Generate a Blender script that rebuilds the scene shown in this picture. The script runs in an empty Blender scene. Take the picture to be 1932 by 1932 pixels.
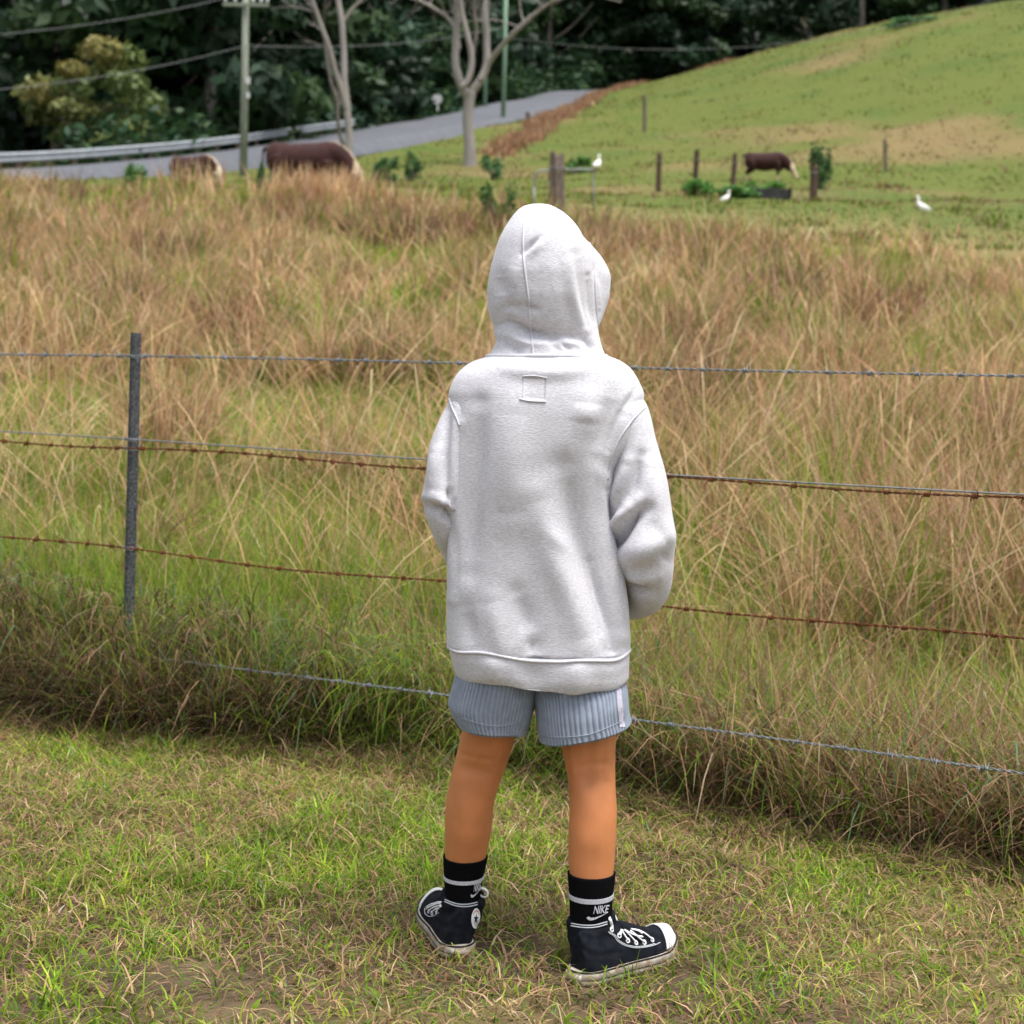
import bpy, bmesh, math, random
import numpy as np
from mathutils import Vector, Matrix
from mathutils.bvhtree import BVHTree

# ------------------------------------------------------------------ camera, world, sun, exposure
scene = bpy.context.scene
COL = scene.collection
R = math.radians
FPX, HX, HY, CAMZ, ROLL = 3000.0, 966.0, 687.0, 1.03, R(1.1)   # focal length in pixels of a 1932 px wide picture, horizon point
CA, SA = math.cos(ROLL), math.sin(ROLL)

cam_data = bpy.data.cameras.new('camera')
cam = bpy.data.objects.new('camera', cam_data)
COL.objects.link(cam)
cam.matrix_world = Matrix.Translation((0, 0, CAMZ)) @ Matrix.Rotation(R(90), 4, 'X') @ Matrix.Rotation(ROLL, 4, 'Z')
cam_data.sensor_width = 36.0
cam_data.lens = FPX / 1932.0 * 36.0
cam_data.shift_y = -(966.0 - HY) / 1932.0
cam_data.clip_start = 0.05
cam_data.clip_end = 2000.0
cam_data.dof.use_dof = True
cam_data.dof.focus_distance = 2.72
cam_data.dof.aperture_fstop = 6.8
scene.camera = cam

world = bpy.data.worlds.new('World')
scene.world = world
world.use_nodes = True
SUN_EL, SUN_AZ = R(75), R(128)      # azimuth clockwise from +Y: behind the camera, to the right
nt = world.node_tree
bg = nt.nodes['Background']
sky = nt.nodes.new('ShaderNodeTexSky')
sky.sky_type = 'NISHITA'
sky.sun_disc = False
sky.sun_elevation = SUN_EL
sky.sun_rotation = SUN_AZ
sky.dust_density = 4.0
hs = nt.nodes.new('ShaderNodeHueSaturation')
hs.inputs['Saturation'].default_value = 0.42
nt.links.new(sky.outputs['Color'], hs.inputs['Color'])
nt.links.new(hs.outputs['Color'], bg.inputs['Color'])
bg.inputs['Strength'].default_value = 0.095
sun_data = bpy.data.lights.new('sun', 'SUN')
sun_data.energy = 1.5
sun_data.angle = R(24)
sun_data.color = (1.0, 0.97, 0.93)
sun = bpy.data.objects.new('sun', sun_data)
COL.objects.link(sun)
sd = Vector((math.sin(SUN_AZ) * math.cos(SUN_EL), math.cos(SUN_AZ) * math.cos(SUN_EL), math.sin(SUN_EL)))
sun.rotation_euler = (-sd).to_track_quat('-Z', 'Y').to_euler()
scene.view_settings.view_transform = 'Standard'
scene.view_settings.look = 'None'
scene.view_settings.exposure = 1.4
scene.view_settings.gamma = 1.0
scene.cycles.use_denoising = True
scene.cycles.max_bounces = 6
scene.cycles.diffuse_bounces = 3
scene.cycles.transmission_bounces = 3
scene.cycles.transparent_max_bounces = 4

rng = np.random.default_rng(7)

# ------------------------------------------------------------------ pixel <-> place
def W(px, py, Y):
    """point at depth Y seen at pixel (px,py) of the 1932 px picture"""
    dx, dy = px - HX, HY - py
    return np.array([(dx * CA - dy * SA) * Y / FPX, Y, CAMZ + (dx * SA + dy * CA) * Y / FPX])

def to_px(P):
    P = np.asarray(P, float)
    x = P[..., 0] / P[..., 1] * FPX
    z = (P[..., 2] - CAMZ) / P[..., 1] * FPX
    return HX + x * CA + z * SA, HY - (-x * SA + z * CA)

def ray(bvh, px, py):
    o = Vector((0, 0, CAMZ))
    d = (Vector(W(px, py, 1.0)) - o).normalized()
    return bvh.ray_cast(o, d)

# ------------------------------------------------------------------ maths helpers
def crom(xs, ys, x):
    xs = np.asarray(xs, float); ys = np.asarray(ys, float); x = np.asarray(x, float)
    d = np.diff(ys) / np.diff(xs)
    m = np.empty_like(ys)
    m[0], m[-1] = d[0], d[-1]
    a, b = d[:-1], d[1:]
    with np.errstate(divide='ignore', invalid='ignore'):
        h = np.where(a * b > 0, 2 * a * b / np.where(a + b == 0, 1, a + b), 0)
    m[1:-1] = h
    i = np.clip(np.searchsorted(xs, x) - 1, 0, len(xs) - 2)
    hh = xs[i + 1] - xs[i]
    t = np.clip((x - xs[i]) / hh, 0, 1)
    t2, t3 = t * t, t * t * t
    return (2*t3-3*t2+1)*ys[i] + (t3-2*t2+t)*hh*m[i] + (-2*t3+3*t2)*ys[i+1] + (t3-t2)*hh*m[i+1]

def spline(pts, n):
    """smooth curve through points (any width of row), n samples"""
    pts = np.asarray(pts, float)
    if len(pts) == 2:
        t = np.linspace(0, 1, n)[:, None]
        return pts[0] * (1 - t) + pts[1] * t
    s = np.concatenate([[0], np.cumsum(np.linalg.norm(np.diff(pts[:, :3], axis=0), axis=1) + 1e-9)])
    P = np.vstack([2*pts[0]-pts[1], pts, 2*pts[-1]-pts[-2]])
    u = np.linspace(0, s[-1], n)
    i = np.clip(np.searchsorted(s, u, side='right') - 1, 0, len(s) - 2)
    t = ((u - s[i]) / (s[i+1] - s[i]))[:, None]
    p0, p1, p2, p3 = P[i], P[i+1], P[i+2], P[i+3]
    return 0.5 * (2*p1 + (p2-p0)*t + (2*p0-5*p1+4*p2-p3)*t*t + (3*p1-p0-3*p2+p3)*t**3)

def sstep(a, b, x):
    t = np.clip((np.asarray(x, float) - a) / (b - a), 0, 1)
    return t * t * (3 - 2 * t)

_perm = np.random.default_rng(3).random((256, 256))
def vnoise(x, y):
    x = np.asarray(x, float); y = np.asarray(y, float)
    xi, yi = np.floor(x).astype(int), np.floor(y).astype(int)
    fx, fy = x - xi, y - yi
    fx, fy = fx*fx*(3-2*fx), fy*fy*(3-2*fy)
    g = lambda a, b: _perm[a & 255, b & 255]
    return (g(xi, yi)*(1-fx) + g(xi+1, yi)*fx)*(1-fy) + (g(xi, yi+1)*(1-fx) + g(xi+1, yi+1)*fx)*fy

def fbm(x, y, o=3):
    s = 0; a = 0.5; t = 0
    for k in range(o):
        s = s + a * vnoise(x * 2**k + 17.3*k, y * 2**k + 9.1*k); t += a; a *= 0.5
    return s / t

# ------------------------------------------------------------------ object helpers
def link(o, parent=None):
    COL.objects.link(o)
    if parent is not None:
        o.parent = parent
        o.matrix_parent_inverse = parent.matrix_world.inverted()
    return o

def empty(name, loc, label=None, cat=None, group=None, parent=None):
    o = bpy.data.objects.new(name, None)
    o.empty_display_size = 0.1
    o.matrix_world = Matrix.Translation(Vector(loc))
    link(o, parent)
    tag(o, label, cat, group)
    return o

def tag(o, label=None, cat=None, group=None, kind=None):
    if label: o['label'] = label
    if cat: o['category'] = cat
    if group: o['group'] = group
    if kind: o['kind'] = kind
    return o

def make_mesh(name, V, F, smooth=True, cols=None):
    """V (n,3); F list/array of equal-length faces or a list of arrays of different face sizes"""
    me = bpy.data.meshes.new(name)
    V = np.ascontiguousarray(V, dtype=np.float32)
    Fs = F if isinstance(F, list) and len(F) and isinstance(F[0], np.ndarray) and F[0].ndim == 2 else [np.asarray(F)]
    loops = np.concatenate([f.ravel() for f in Fs]).astype(np.int32)
    sizes = np.concatenate([np.full(len(f), f.shape[1], np.int32) for f in Fs])
    starts = np.concatenate([[0], np.cumsum(sizes)[:-1]]).astype(np.int32)
    me.vertices.add(len(V)); me.vertices.foreach_set('co', V.ravel())
    me.loops.add(len(loops)); me.loops.foreach_set('vertex_index', loops)
    me.polygons.add(len(sizes)); me.polygons.foreach_set('loop_start', starts)
    me.polygons.foreach_set('use_smooth', np.full(len(sizes), smooth, dtype=bool))
    if cols is not None:
        at = me.attributes.new('Col', 'FLOAT_COLOR', 'POINT')
        c = np.ones((len(V), 4), np.float32); c[:, :3] = cols
        at.data.foreach_set('color', c.ravel())
    me.update(calc_edges=True)
    me.validate()
    return me

def mobj(name, V, F, mat, parent=None, smooth=True, cols=None):
    me = make_mesh(name, V, F, smooth, cols)
    me.materials.append(mat)
    o = bpy.data.objects.new(name, me)
    return link(o, parent)

def bvh_of(V, F):
    Fs = F if isinstance(F, list) and len(F) and isinstance(F[0], np.ndarray) and F[0].ndim == 2 else [np.asarray(F)]
    polys = [tuple(int(i) for i in f) for ff in Fs for f in ff]
    return BVHTree.FromPolygons([tuple(map(float, v)) for v in V], polys)

def grid_faces(nv, nu, closed=True, flip=False):
    i = np.arange(nv - 1)[:, None]
    j = np.arange(nu if closed else nu - 1)[None, :]
    j2 = (j + 1) % nu
    a, b, c, d = i*nu + j, i*nu + j2, (i+1)*nu + j2, (i+1)*nu + j
    f = np.stack([a + 0*b, b + 0*a, c, d], -1).reshape(-1, 4)
    return f[:, ::-1] if flip else f

def grid_normals(G, closed=True):
    if closed:
        du = np.roll(G, -1, 1) - np.roll(G, 1, 1)
    else:
        du = np.gradient(G, axis=1)
    dv = np.gradient(G, axis=0)
    n = np.cross(du, dv)
    return n / (np.linalg.norm(n, axis=-1, keepdims=True) + 1e-12)

def loft(G, caps=(True, True)):
    """G (nv,nu,3) closed rings -> V,F list; caps as fans"""
    nv, nu = G.shape[:2]
    V = G.reshape(-1, 3)
    F = [grid_faces(nv, nu)]
    tri = []
    if caps[0]:
        V = np.vstack([V, G[0].mean(0)]); c = len(V) - 1
        tri += [[c, (j+1) % nu, j] for j in range(nu)]
    if caps[1]:
        V = np.vstack([V, G[-1].mean(0)]); c = len(V) - 1
        b = (nv-1)*nu
        tri += [[c, b+j, b+(j+1) % nu] for j in range(nu)]
    if tri: F.append(np.array(tri))
    if caps[0] and caps[1]:          # keep closed shapes facing outwards
        q = F[0]; c0 = V.mean(0); a, b, c, d = [V[q[:, k]]-c0 for k in range(4)]
        vol = (np.cross(a, b)*c).sum() + (np.cross(a, c)*d).sum()
        t = F[-1]; a, b, c = [V[t[:, k]]-c0 for k in range(3)]
        vol += (np.cross(a, b)*c).sum()
        if vol < 0: F = [f[:, ::-1] for f in F]
    return V, F

def tube(path, rad, nu=10, caps=(True, True), flat=1.0, up=None):
    """swept tube; rad scalar or array (n,) ; flat scales the second axis"""
    P = np.asarray(path, float); n = len(P)
    rad = np.broadcast_to(np.asarray(rad, float), (n,))
    T = np.gradient(P, axis=0); T /= np.linalg.norm(T, axis=1, keepdims=True) + 1e-12
    a = np.array([0, 0, 1.0]) if abs(T[0][2]) < 0.9 else np.array([0, 1.0, 0])
    if up is not None: a = np.asarray(up, float)
    N = np.zeros_like(P)
    v = a - T[0]*np.dot(a, T[0]); N[0] = v/np.linalg.norm(v)
    for i in range(1, n):
        v = N[i-1] - T[i]*np.dot(N[i-1], T[i]); N[i] = v/(np.linalg.norm(v)+1e-12)
    B = np.cross(T, N)
    th = np.linspace(0, 2*math.pi, nu, endpoint=False)
    G = P[:, None] + rad[:, None, None]*(np.cos(th)[None, :, None]*N[:, None]*flat + np.sin(th)[None, :, None]*B[:, None])
    return loft(G, caps)

def ball(c, r, nu=14, nv=9, rot=None):
    r = np.broadcast_to(np.asarray(r, float), (3,))
    ph = np.linspace(-math.pi/2*0.98, math.pi/2*0.98, nv); th = np.linspace(0, 2*math.pi, nu, endpoint=False)
    G = np.stack([np.cos(ph)[:, None]*np.cos(th), np.cos(ph)[:, None]*np.sin(th), np.sin(ph)[:, None]+0*th], -1)*r
    if rot is not None: G = G @ np.array(rot).T
    return loft(G + np.asarray(c, float))

def merge(parts):
    Vs, by = [], {}
    off = 0
    for V, F in parts:
        for f in F:
            by.setdefault(f.shape[1], []).append(f + off)
        Vs.append(V); off += len(V)
    return np.vstack(Vs), [np.concatenate(v) for v in by.values()]

def box(c, s, rot=None):
    s = np.asarray(s, float)/2
    V = np.array([[x, y, z] for x in (-1, 1) for y in (-1, 1) for z in (-1, 1)], float)*s
    if rot is not None: V = V @ np.array(rot).T
    F = np.array([[0, 1, 3, 2], [4, 6, 7, 5], [0, 4, 5, 1], [2, 3, 7, 6], [0, 2, 6, 4], [1, 5, 7, 3]])
    return V + np.asarray(c, float), [F]

def remesh(V, F, voxel, smooth=4, fac=0.5):
    me = make_mesh('tmp', V, F)
    o = bpy.data.objects.new('tmp', me); COL.objects.link(o)
    m = o.modifiers.new('r', 'REMESH'); m.mode = 'VOXEL'; m.voxel_size = voxel
    if smooth:
        s = o.modifiers.new('s', 'SMOOTH'); s.iterations = smooth; s.factor = fac
    dg = bpy.context.evaluated_depsgraph_get()
    ev = o.evaluated_get(dg); em = ev.to_mesh()
    n = len(em.vertices); V2 = np.empty(n*3, np.float32); em.vertices.foreach_get('co', V2)
    lp = np.empty(len(em.loops), np.int32); em.loops.foreach_get('vertex_index', lp)
    ls = np.empty(len(em.polygons), np.int32); em.polygons.foreach_get('loop_start', ls)
    lt = np.empty(len(em.polygons), np.int32); em.polygons.foreach_get('loop_total', lt)
    q = ls[lt == 4]; t = ls[lt == 3]
    Fq = lp[q[:, None] + np.arange(4)]
    out = [Fq] + ([lp[t[:, None] + np.arange(3)]] if len(t) else [])
    ev.to_mesh_clear()
    bpy.data.objects.remove(o); bpy.data.meshes.remove(me)
    return V2.reshape(-1, 3).astype(float), out

# ------------------------------------------------------------------ materials
def new_mat(name):
    m = bpy.data.materials.new(name); m.use_nodes = True
    return m, m.node_tree, m.node_tree.nodes['Principled BSDF']

def mat(name, col, rough=0.7, spec=0.3, metal=0.0, var=0.0, scale=40.0, bump=0.0, bscale=None, col2=None, stretch=(1, 1, 1), detail=4.0, attr=False, coat=0.0, sheen=0.0, sss=0.0):
    m, t, b = new_mat(name)
    N, L = t.nodes, t.links
    b.inputs['Roughness'].default_value = rough
    b.inputs['Specular IOR Level'].default_value = spec
    b.inputs['Metallic'].default_value = metal
    if sheen: b.inputs['Sheen Weight'].default_value = sheen
    if sss:
        b.inputs['Subsurface Weight'].default_value = sss
        b.inputs['Subsurface Radius'].default_value = (0.012, 0.005, 0.003)
        b.inputs['Subsurface Scale'].default_value = 0.6
    tc = N.new('ShaderNodeTexCoord'); mp = N.new('ShaderNodeMapping')
    mp.inputs['Scale'].default_value = stretch
    L.new(tc.outputs['Object'], mp.inputs['Vector'])
    base = None
    if attr:
        a = N.new('ShaderNodeAttribute'); a.attribute_name = 'Col'; base = a.outputs['Color']
    if var or col2:
        nz = N.new('ShaderNodeTexNoise'); nz.inputs['Scale'].default_value = scale; nz.inputs['Detail'].default_value = detail
        L.new(mp.outputs['Vector'], nz.inputs['Vector'])
        if col2:
            rp = N.new('ShaderNodeMapRange'); rp.inputs['From Min'].default_value = 0.35; rp.inputs['From Max'].default_value = 0.65
            L.new(nz.outputs['Fac'], rp.inputs['Value'])
            mx = N.new('ShaderNodeMix'); mx.data_type = 'RGBA'
            if base is not None: L.new(base, mx.inputs['A'])
            else: mx.inputs['A'].default_value = (*col, 1)
            mx.inputs['B'].default_value = (*col2, 1)
            L.new(rp.outputs['Result'], mx.inputs['Factor'])
            base = mx.outputs['Result']
        if var:
            rp = N.new('ShaderNodeMapRange'); rp.inputs['From Min'].default_value = 0.3; rp.inputs['From Max'].default_value = 0.7
            rp.inputs['To Min'].default_value = 1 - var; rp.inputs['To Max'].default_value = 1 + var
            L.new(nz.outputs['Fac'], rp.inputs['Value'])
            ml = N.new('ShaderNodeVectorMath'); ml.operation = 'SCALE'
            if base is not None: L.new(base, ml.inputs[0])
            else: ml.inputs[0].default_value = col
            L.new(rp.outputs['Result'], ml.inputs['Scale'])
            base = ml.outputs['Vector']
    if base is not None: L.new(base, b.inputs['Base Color'])
    else: b.inputs['Base Color'].default_value = (*col, 1)
    if bump:
        n2 = N.new('ShaderNodeTexNoise'); n2.inputs['Scale'].default_value = bscale or scale; n2.inputs['Detail'].default_value = 5
        L.new(mp.outputs['Vector'], n2.inputs['Vector'])
        bp = N.new('ShaderNodeBump'); bp.inputs['Strength'].default_value = 1.0; bp.inputs['Distance'].default_value = bump
        L.new(n2.outputs['Fac'], bp.inputs['Height']); L.new(bp.outputs['Normal'], b.inputs['Normal'])
    return m

def leaf_mat(name, trans=0.35, rough=0.6, spec=0.25):
    """foliage: colour from the mesh attribute, part of the light passes through"""
    m, t, b = new_mat(name)
    N, L = t.nodes, t.links
    a = N.new('ShaderNodeAttribute'); a.attribute_name = 'Col'
    L.new(a.outputs['Color'], b.inputs['Base Color'])
    b.inputs['Roughness'].default_value = rough
    b.inputs['Specular IOR Level'].default_value = spec
    tr = N.new('ShaderNodeBsdfTranslucent'); L.new(a.outputs['Color'], tr.inputs['Color'])
    mx = N.new('ShaderNodeMixShader'); mx.inputs['Fac'].default_value = trans
    L.new(b.outputs['BSDF'], mx.inputs[1]); L.new(tr.outputs['BSDF'], mx.inputs[2])
    L.new(mx.outputs['Shader'], N['Material Output'].inputs['Surface'])
    return m

M = {}
# ------------------------------------------------------------------ terrain
ctrl = [(-12,45,5.65),(0,45,5.65),(10,45,5.7),(10,62,8.28),(22,62,8.7),(-4,62,7.9),
 (-18.7,70,9.0),(-13,67.5,8.9),(-9.6,96,14.9),(-4,93.7,14.3),(-3.6,126,20.9),(2.3,125,20.7),(1.8,161,27.9),(7.8,160,27.7),(9.7,195,34.7),(15,193,34.5),
 (-14.5,80,11.3),(-9,78.5,10.9),
 (32,120,28.1),(28.5,135,29.8),(23.7,150,30.6),(20.6,165,32.4),(16.9,95,16.8),(28,92,18.5),
 (45,150,30.5),(40,180,30.5),(30,210,36),(22,240,44),(60,260,52),(60,130,33),(60,100,26),(60,60,11),(50,40,5.5),
 (-30,80,5.0),(-24,95,7.5),(-17,120,13),(-10,150,20),(-1,190,29),(-50,80,3),(-60,120,8),(-40,160,17),(-40,220,36),(0,260,50),
 (-60,45,4.5),(-30,45,5.2),(-30,60,6.8),(-100,300,62),(0,350,78),(100,300,72),(140,150,36),(-140,150,10)]
ctrl += [(x, y, None) for y in (-20, 0, 4, 10, 18, 28) for x in (-60, -18, 0, 18, 60)]
def base_h(x, y):
    s = (np.asarray(y, float) - 4.75) + 0*np.asarray(x, float)
    return 0.137 * np.where(s > 30, s, 0.25*np.log1p(np.exp(np.clip(s/0.25, -50, 120))))
_C = np.array([(x, y, base_h(x, y) if h is None else h) for x, y, h in ctrl], float)
def _phi(r2): return 0.5*r2*np.log(r2 + 1e-9)
_n = len(_C); _xy = _C[:, :2]/50.0
_A = np.zeros((_n+3, _n+3))
_A[:_n, :_n] = _phi(((_xy[:, None]-_xy[None])**2).sum(-1)) + 0.002*np.eye(_n)
_A[:_n, _n] = 1; _A[:_n, _n+1:] = _xy; _A[_n:, :_n] = _A[:_n, _n:].T
_w = np.linalg.solve(_A, np.concatenate([_C[:, 2]-base_h(_C[:, 0], _C[:, 1]), [0, 0, 0]]))
def ground(x, y):
    x = np.asarray(x, float); y = np.asarray(y, float)
    sh = np.broadcast(x, y).shape
    q = np.stack([np.broadcast_to(x, sh).ravel(), np.broadcast_to(y, sh).ravel()], -1)/50.0
    out = np.empty(len(q))
    for a in range(0, len(q), 20000):
        qq = q[a:a+20000]
        out[a:a+20000] = _phi(((qq[:, None]-_xy[None])**2).sum(-1)) @ _w[:_n] + _w[_n] + qq @ _w[_n+1:]
    r = out.reshape(sh)*sstep(5, 40, y)
    b = base_h(x, y)
    lump = (fbm(x*0.25+40, y*0.25+40, 3)-0.5)*0.6*sstep(20, 60, y)*sstep(3.5, 9, np.abs(x-np.interp(y, [18, 44, 70, 96, 126, 161, 195, 230], [-34, -25, -15.9, -6.7, -.6, 4.8, 12.6, 23])))
    small = (fbm(x*5+3, y*5+8, 2)-0.5)*0.014*(1-sstep(4, 8, y))
    return b + r + lump + small

FA, FB = np.array([-1.10, 4.53]), np.array([0.90, 3.38])       # fence line on the ground
FD = (FB-FA)/np.linalg.norm(FB-FA); FN = np.array([-FD[1], FD[0]])
if FN[1] < 0: FN = -FN
def fence_s(x, y):      # distance beyond the fence, + is the paddock side
    return (x-FA[0])*FN[0] + (y-FA[1])*FN[1]
def edge_s(x):          # where the mown lawn stops, as a fence distance
    return crom([-40, -1.6, -1.15, -0.6, -0.16, 0.3, 0.9, 40], [-0.2, -0.2, -0.22, -0.05, 0.06, 0.05, -0.02, -0.02], x)

ys = np.concatenate([np.linspace(-30, 1.5, 20), np.linspace(1.7, 6, 110), np.linspace(6.2, 30, 90), np.linspace(30.8, 210, 220), np.linspace(215, 420, 40)])
u = np.linspace(-1, 1, 161)
xs = np.sign(u)*(np.abs(u)*3 + np.abs(u)**4*197)
X, Y = np.meshgrid(xs, ys)
Z = ground(X, Y)
G = np.stack([X, Y, Z], -1)
# base colours: soil and thatch under the lawn, straw under the tall grass, patchy green pasture on the hill
s = fence_s(X, Y) - edge_s(X)
soil = np.array([0.095, 0.066, 0.045]); thatch = np.array([0.14, 0.115, 0.050]); straw = np.array([0.22, 0.175, 0.08])
past = np.array([0.105, 0.125, 0.030]); pasty = np.array([0.185, 0.140, 0.062]); grn = np.array([0.080, 0.115, 0.026])
def dry_patch(x, y): return .20*np.exp(-((x-20.5)/4)**2-((y-82)/10)**2)
n1 = fbm(X*2.2, Y*2.2, 3)[..., None]; n2 = (fbm(X*0.09+7, Y*0.14+3, 4)+dry_patch(X, Y))[..., None]; n3 = fbm(X*0.4+50, Y*0.5+11, 3)[..., None]
lawn_c = soil + (thatch-soil)*sstep(0.35, 0.6, n1)
field_c = straw*(0.8+0.4*n3)
hill_c = past + (pasty-past)*sstep(0.60, 0.88, n2) + (grn-past)*sstep(0.55, 0.75, n3)
c = lawn_c + (field_c-lawn_c)*sstep(-0.05, 0.1, s)[..., None]
c = c + (hill_c-c)*sstep(26, 50, Y + 8*sstep(0, 12, X))[..., None]
lit = np.array([0.030, 0.028, 0.014])                     # leaf litter under the forest
rx = np.interp(Y, [18, 70, 96, 126, 161, 195, 230], [-37, -18.7, -9.6, -3.6, 1.8, 9.7, 20])
forest = np.maximum(sstep(.5, 3, rx-X)*sstep(60, 75, Y), np.maximum(sstep(196, 204, Y), sstep(152, 160, Y)*sstep(30, 34, X)))[..., None]
c = c + (lit-c)*forest
M['ground'] = mat('ground_soil_and_pasture', (0, 0, 0), rough=0.95, spec=0.1, var=0.25, scale=9, bump=0.012, bscale=60, attr=True, detail=8)
go = mobj('ground', G.reshape(-1, 3), grid_faces(*G.shape[:2], closed=False), M['ground'], cols=c.reshape(-1, 3))
tag(go, 'rising ground of mown lawn, paddock and hillside', kind='structure')

# road: a sealed strip climbing away to the right
M['asphalt'] = mat('asphalt', (0.11, 0.115, 0.13), rough=0.85, spec=0.2, var=0.12, scale=1.5, detail=8)
left = spline([(-36.9, 18), (-27.8, 44), (-18.7, 70), (-9.6, 96), (-3.6, 126), (1.8, 161), (9.7, 195), (20, 230)], 120)
T = np.gradient(left, axis=0); T /= np.linalg.norm(T, axis=1, keepdims=True)
Nr = np.stack([T[:, 1], -T[:, 0]], -1)
rw = np.linspace(0, 6.0, 7)
RP = left[:, None] + Nr[:, None]*rw[None, :, None]
RZ = ground(RP[..., 0], RP[..., 1])
kern = np.ones(11)/11
RZc = np.convolve(np.pad(RZ.max(1), 5, mode='reflect', reflect_type='odd'), kern, mode='valid')
RZ = RZc[:, None] + 0.30 + 0*RZ
RG = np.concatenate([RP, RZ[..., None]], -1)
sk0, sk1 = RG[:, :1].copy(), RG[:, -1:].copy()
sk0[..., 2] -= 0.6; sk1[..., 2] -= 0.6
sk0[..., :2] -= Nr[:, None]*0.5; sk1[..., :2] += Nr[:, None]*0.5
RG = np.concatenate([sk0, RG, sk1], 1)
ro = mobj('road', RG.reshape(-1, 3), grid_faces(*RG.shape[:2], closed=False, flip=True), M['asphalt'])
tag(ro, 'grey sealed road climbing away to the right', kind='structure')
def road_z(i, k): return RG[i, k+1]
# ------------------------------------------------------------------ the person
M['fleece'] = mat('heather_fleece', (0.60, 0.595, 0.63), rough=0.95, spec=0.1, var=0.15, scale=330, stretch=(0.45, 0.45, 1.5), bump=0.0006, bscale=420, sheen=0.15, detail=3)
M['seam'] = mat('fleece_seam', (0.60, 0.595, 0.63), rough=0.95, spec=0.1, var=0.08, scale=300, bump=0.0006, bscale=500)
M['cord'] = mat('blue_grey_corduroy', (0.26, 0.30, 0.37), rough=0.95, spec=0.1, var=0.12, scale=60, sheen=0.25, bump=0.0004, bscale=700)
M['tape'] = mat('pale_side_tape', (0.50, 0.48, 0.56), rough=0.9, spec=0.1, var=0.06, scale=200)
M['skin'] = mat('skin', (0.58, 0.222, 0.085), rough=0.55, spec=0.35, var=0.10, scale=22, bump=0.0003, bscale=500, sss=0.12)
M['sock'] = mat('black_knit', (0.005, 0.005, 0.006), rough=0.95, spec=0.05, var=0.3, scale=400, bump=0.0006, bscale=450)
M['knit_white'] = mat('white_knit', (0.55, 0.55, 0.60), rough=0.95, spec=0.1, var=0.2, scale=500, bump=0.0005, bscale=500)
M['canvas'] = mat('black_canvas', (0.006, 0.008, 0.013), rough=0.9, spec=0.12, var=0.35, scale=70, bump=0.0004, bscale=900, col2=(0.009, 0.010, 0.013))
M['rubber'] = mat('dirty_white_rubber', (0.62, 0.575, 0.50), rough=0.6, spec=0.3, var=0.15, scale=70, col2=(0.30, 0.22, 0.15), detail=8)
M['cap'] = mat('white_rubber_toe', (0.76, 0.76, 0.76), rough=0.4, spec=0.4, var=0.04, scale=60)
M['lace'] = mat('white_lace', (0.78, 0.77, 0.80), rough=0.9, spec=0.1, var=0.06, scale=300, bump=0.0003, bscale=900)
M['thread'] = mat('pale_thread', (0.42, 0.44, 0.46), rough=0.9, spec=0.1)
M['blackline'] = mat('black_rubber_line', (0.012, 0.012, 0.014), rough=0.6)
M['red'] = mat('red_print', (0.42, 0.08, 0.07), rough=0.8)
M['navy'] = mat('navy_print', (0.02, 0.03, 0.08), rough=0.8)
M['hair'] = mat('dark_hair', (0.03, 0.018, 0.010), rough=0.5, var=0.3, scale=120)
M['eye'] = mat('eye_white', (0.7, 0.7, 0.68), rough=0.2)
M['iris'] = mat('eye_iris', (0.03, 0.015, 0.008), rough=0.15)
M['lips'] = mat('lips', (0.40, 0.14, 0.10), rough=0.5)

person = empty('person', (0.03, 2.74, 0.0), 'child seen from behind in a pale grey hooded sweatshirt, corduroy shorts and black high-top shoes', 'person')

def superring(L, Rr, Y0, b, n=64, p=2.5, bf=None):
    """ring whose left and right ends are the points L,Rr; b = depth towards the camera, bf = depth away"""
    L, Rr = np.asarray(L), np.asarray(Rr)
    c = (L+Rr)/2; h = (Rr-L)/2
    th = np.linspace(0, 2*math.pi, n, endpoint=False)      # 0 = right, pi/2 = away, 3pi/2 = towards camera
    co, si = np.cos(th), np.sin(th)
    x = np.sign(co)*np.abs(co)**(2/p); y = np.sign(si)*np.abs(si)**(2/p)
    bb = np.where(y < 0, b, b if bf is None else bf)
    return c + x[:, None]*h + np.stack([0*y, y*bb, 0*y], -1)

def table_rings(tab, nv, n=64):
    """tab rows: key, xl, yl, xr, yr, Y0, b, bf, p"""
    tab = np.array(tab, float)
    k = np.linspace(tab[0, 0], tab[-1, 0], nv)
    cols = [crom(tab[:, 0], tab[:, j], k) for j in range(1, tab.shape[1])]
    out = []
    for xl, yl, xr, yr, Y0, b, bf, p in zip(*cols):
        out.append(superring(W(xl, yl, Y0), W(xr, yr, Y0), Y0, b, n, p, bf))
    return np.array(out)

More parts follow.
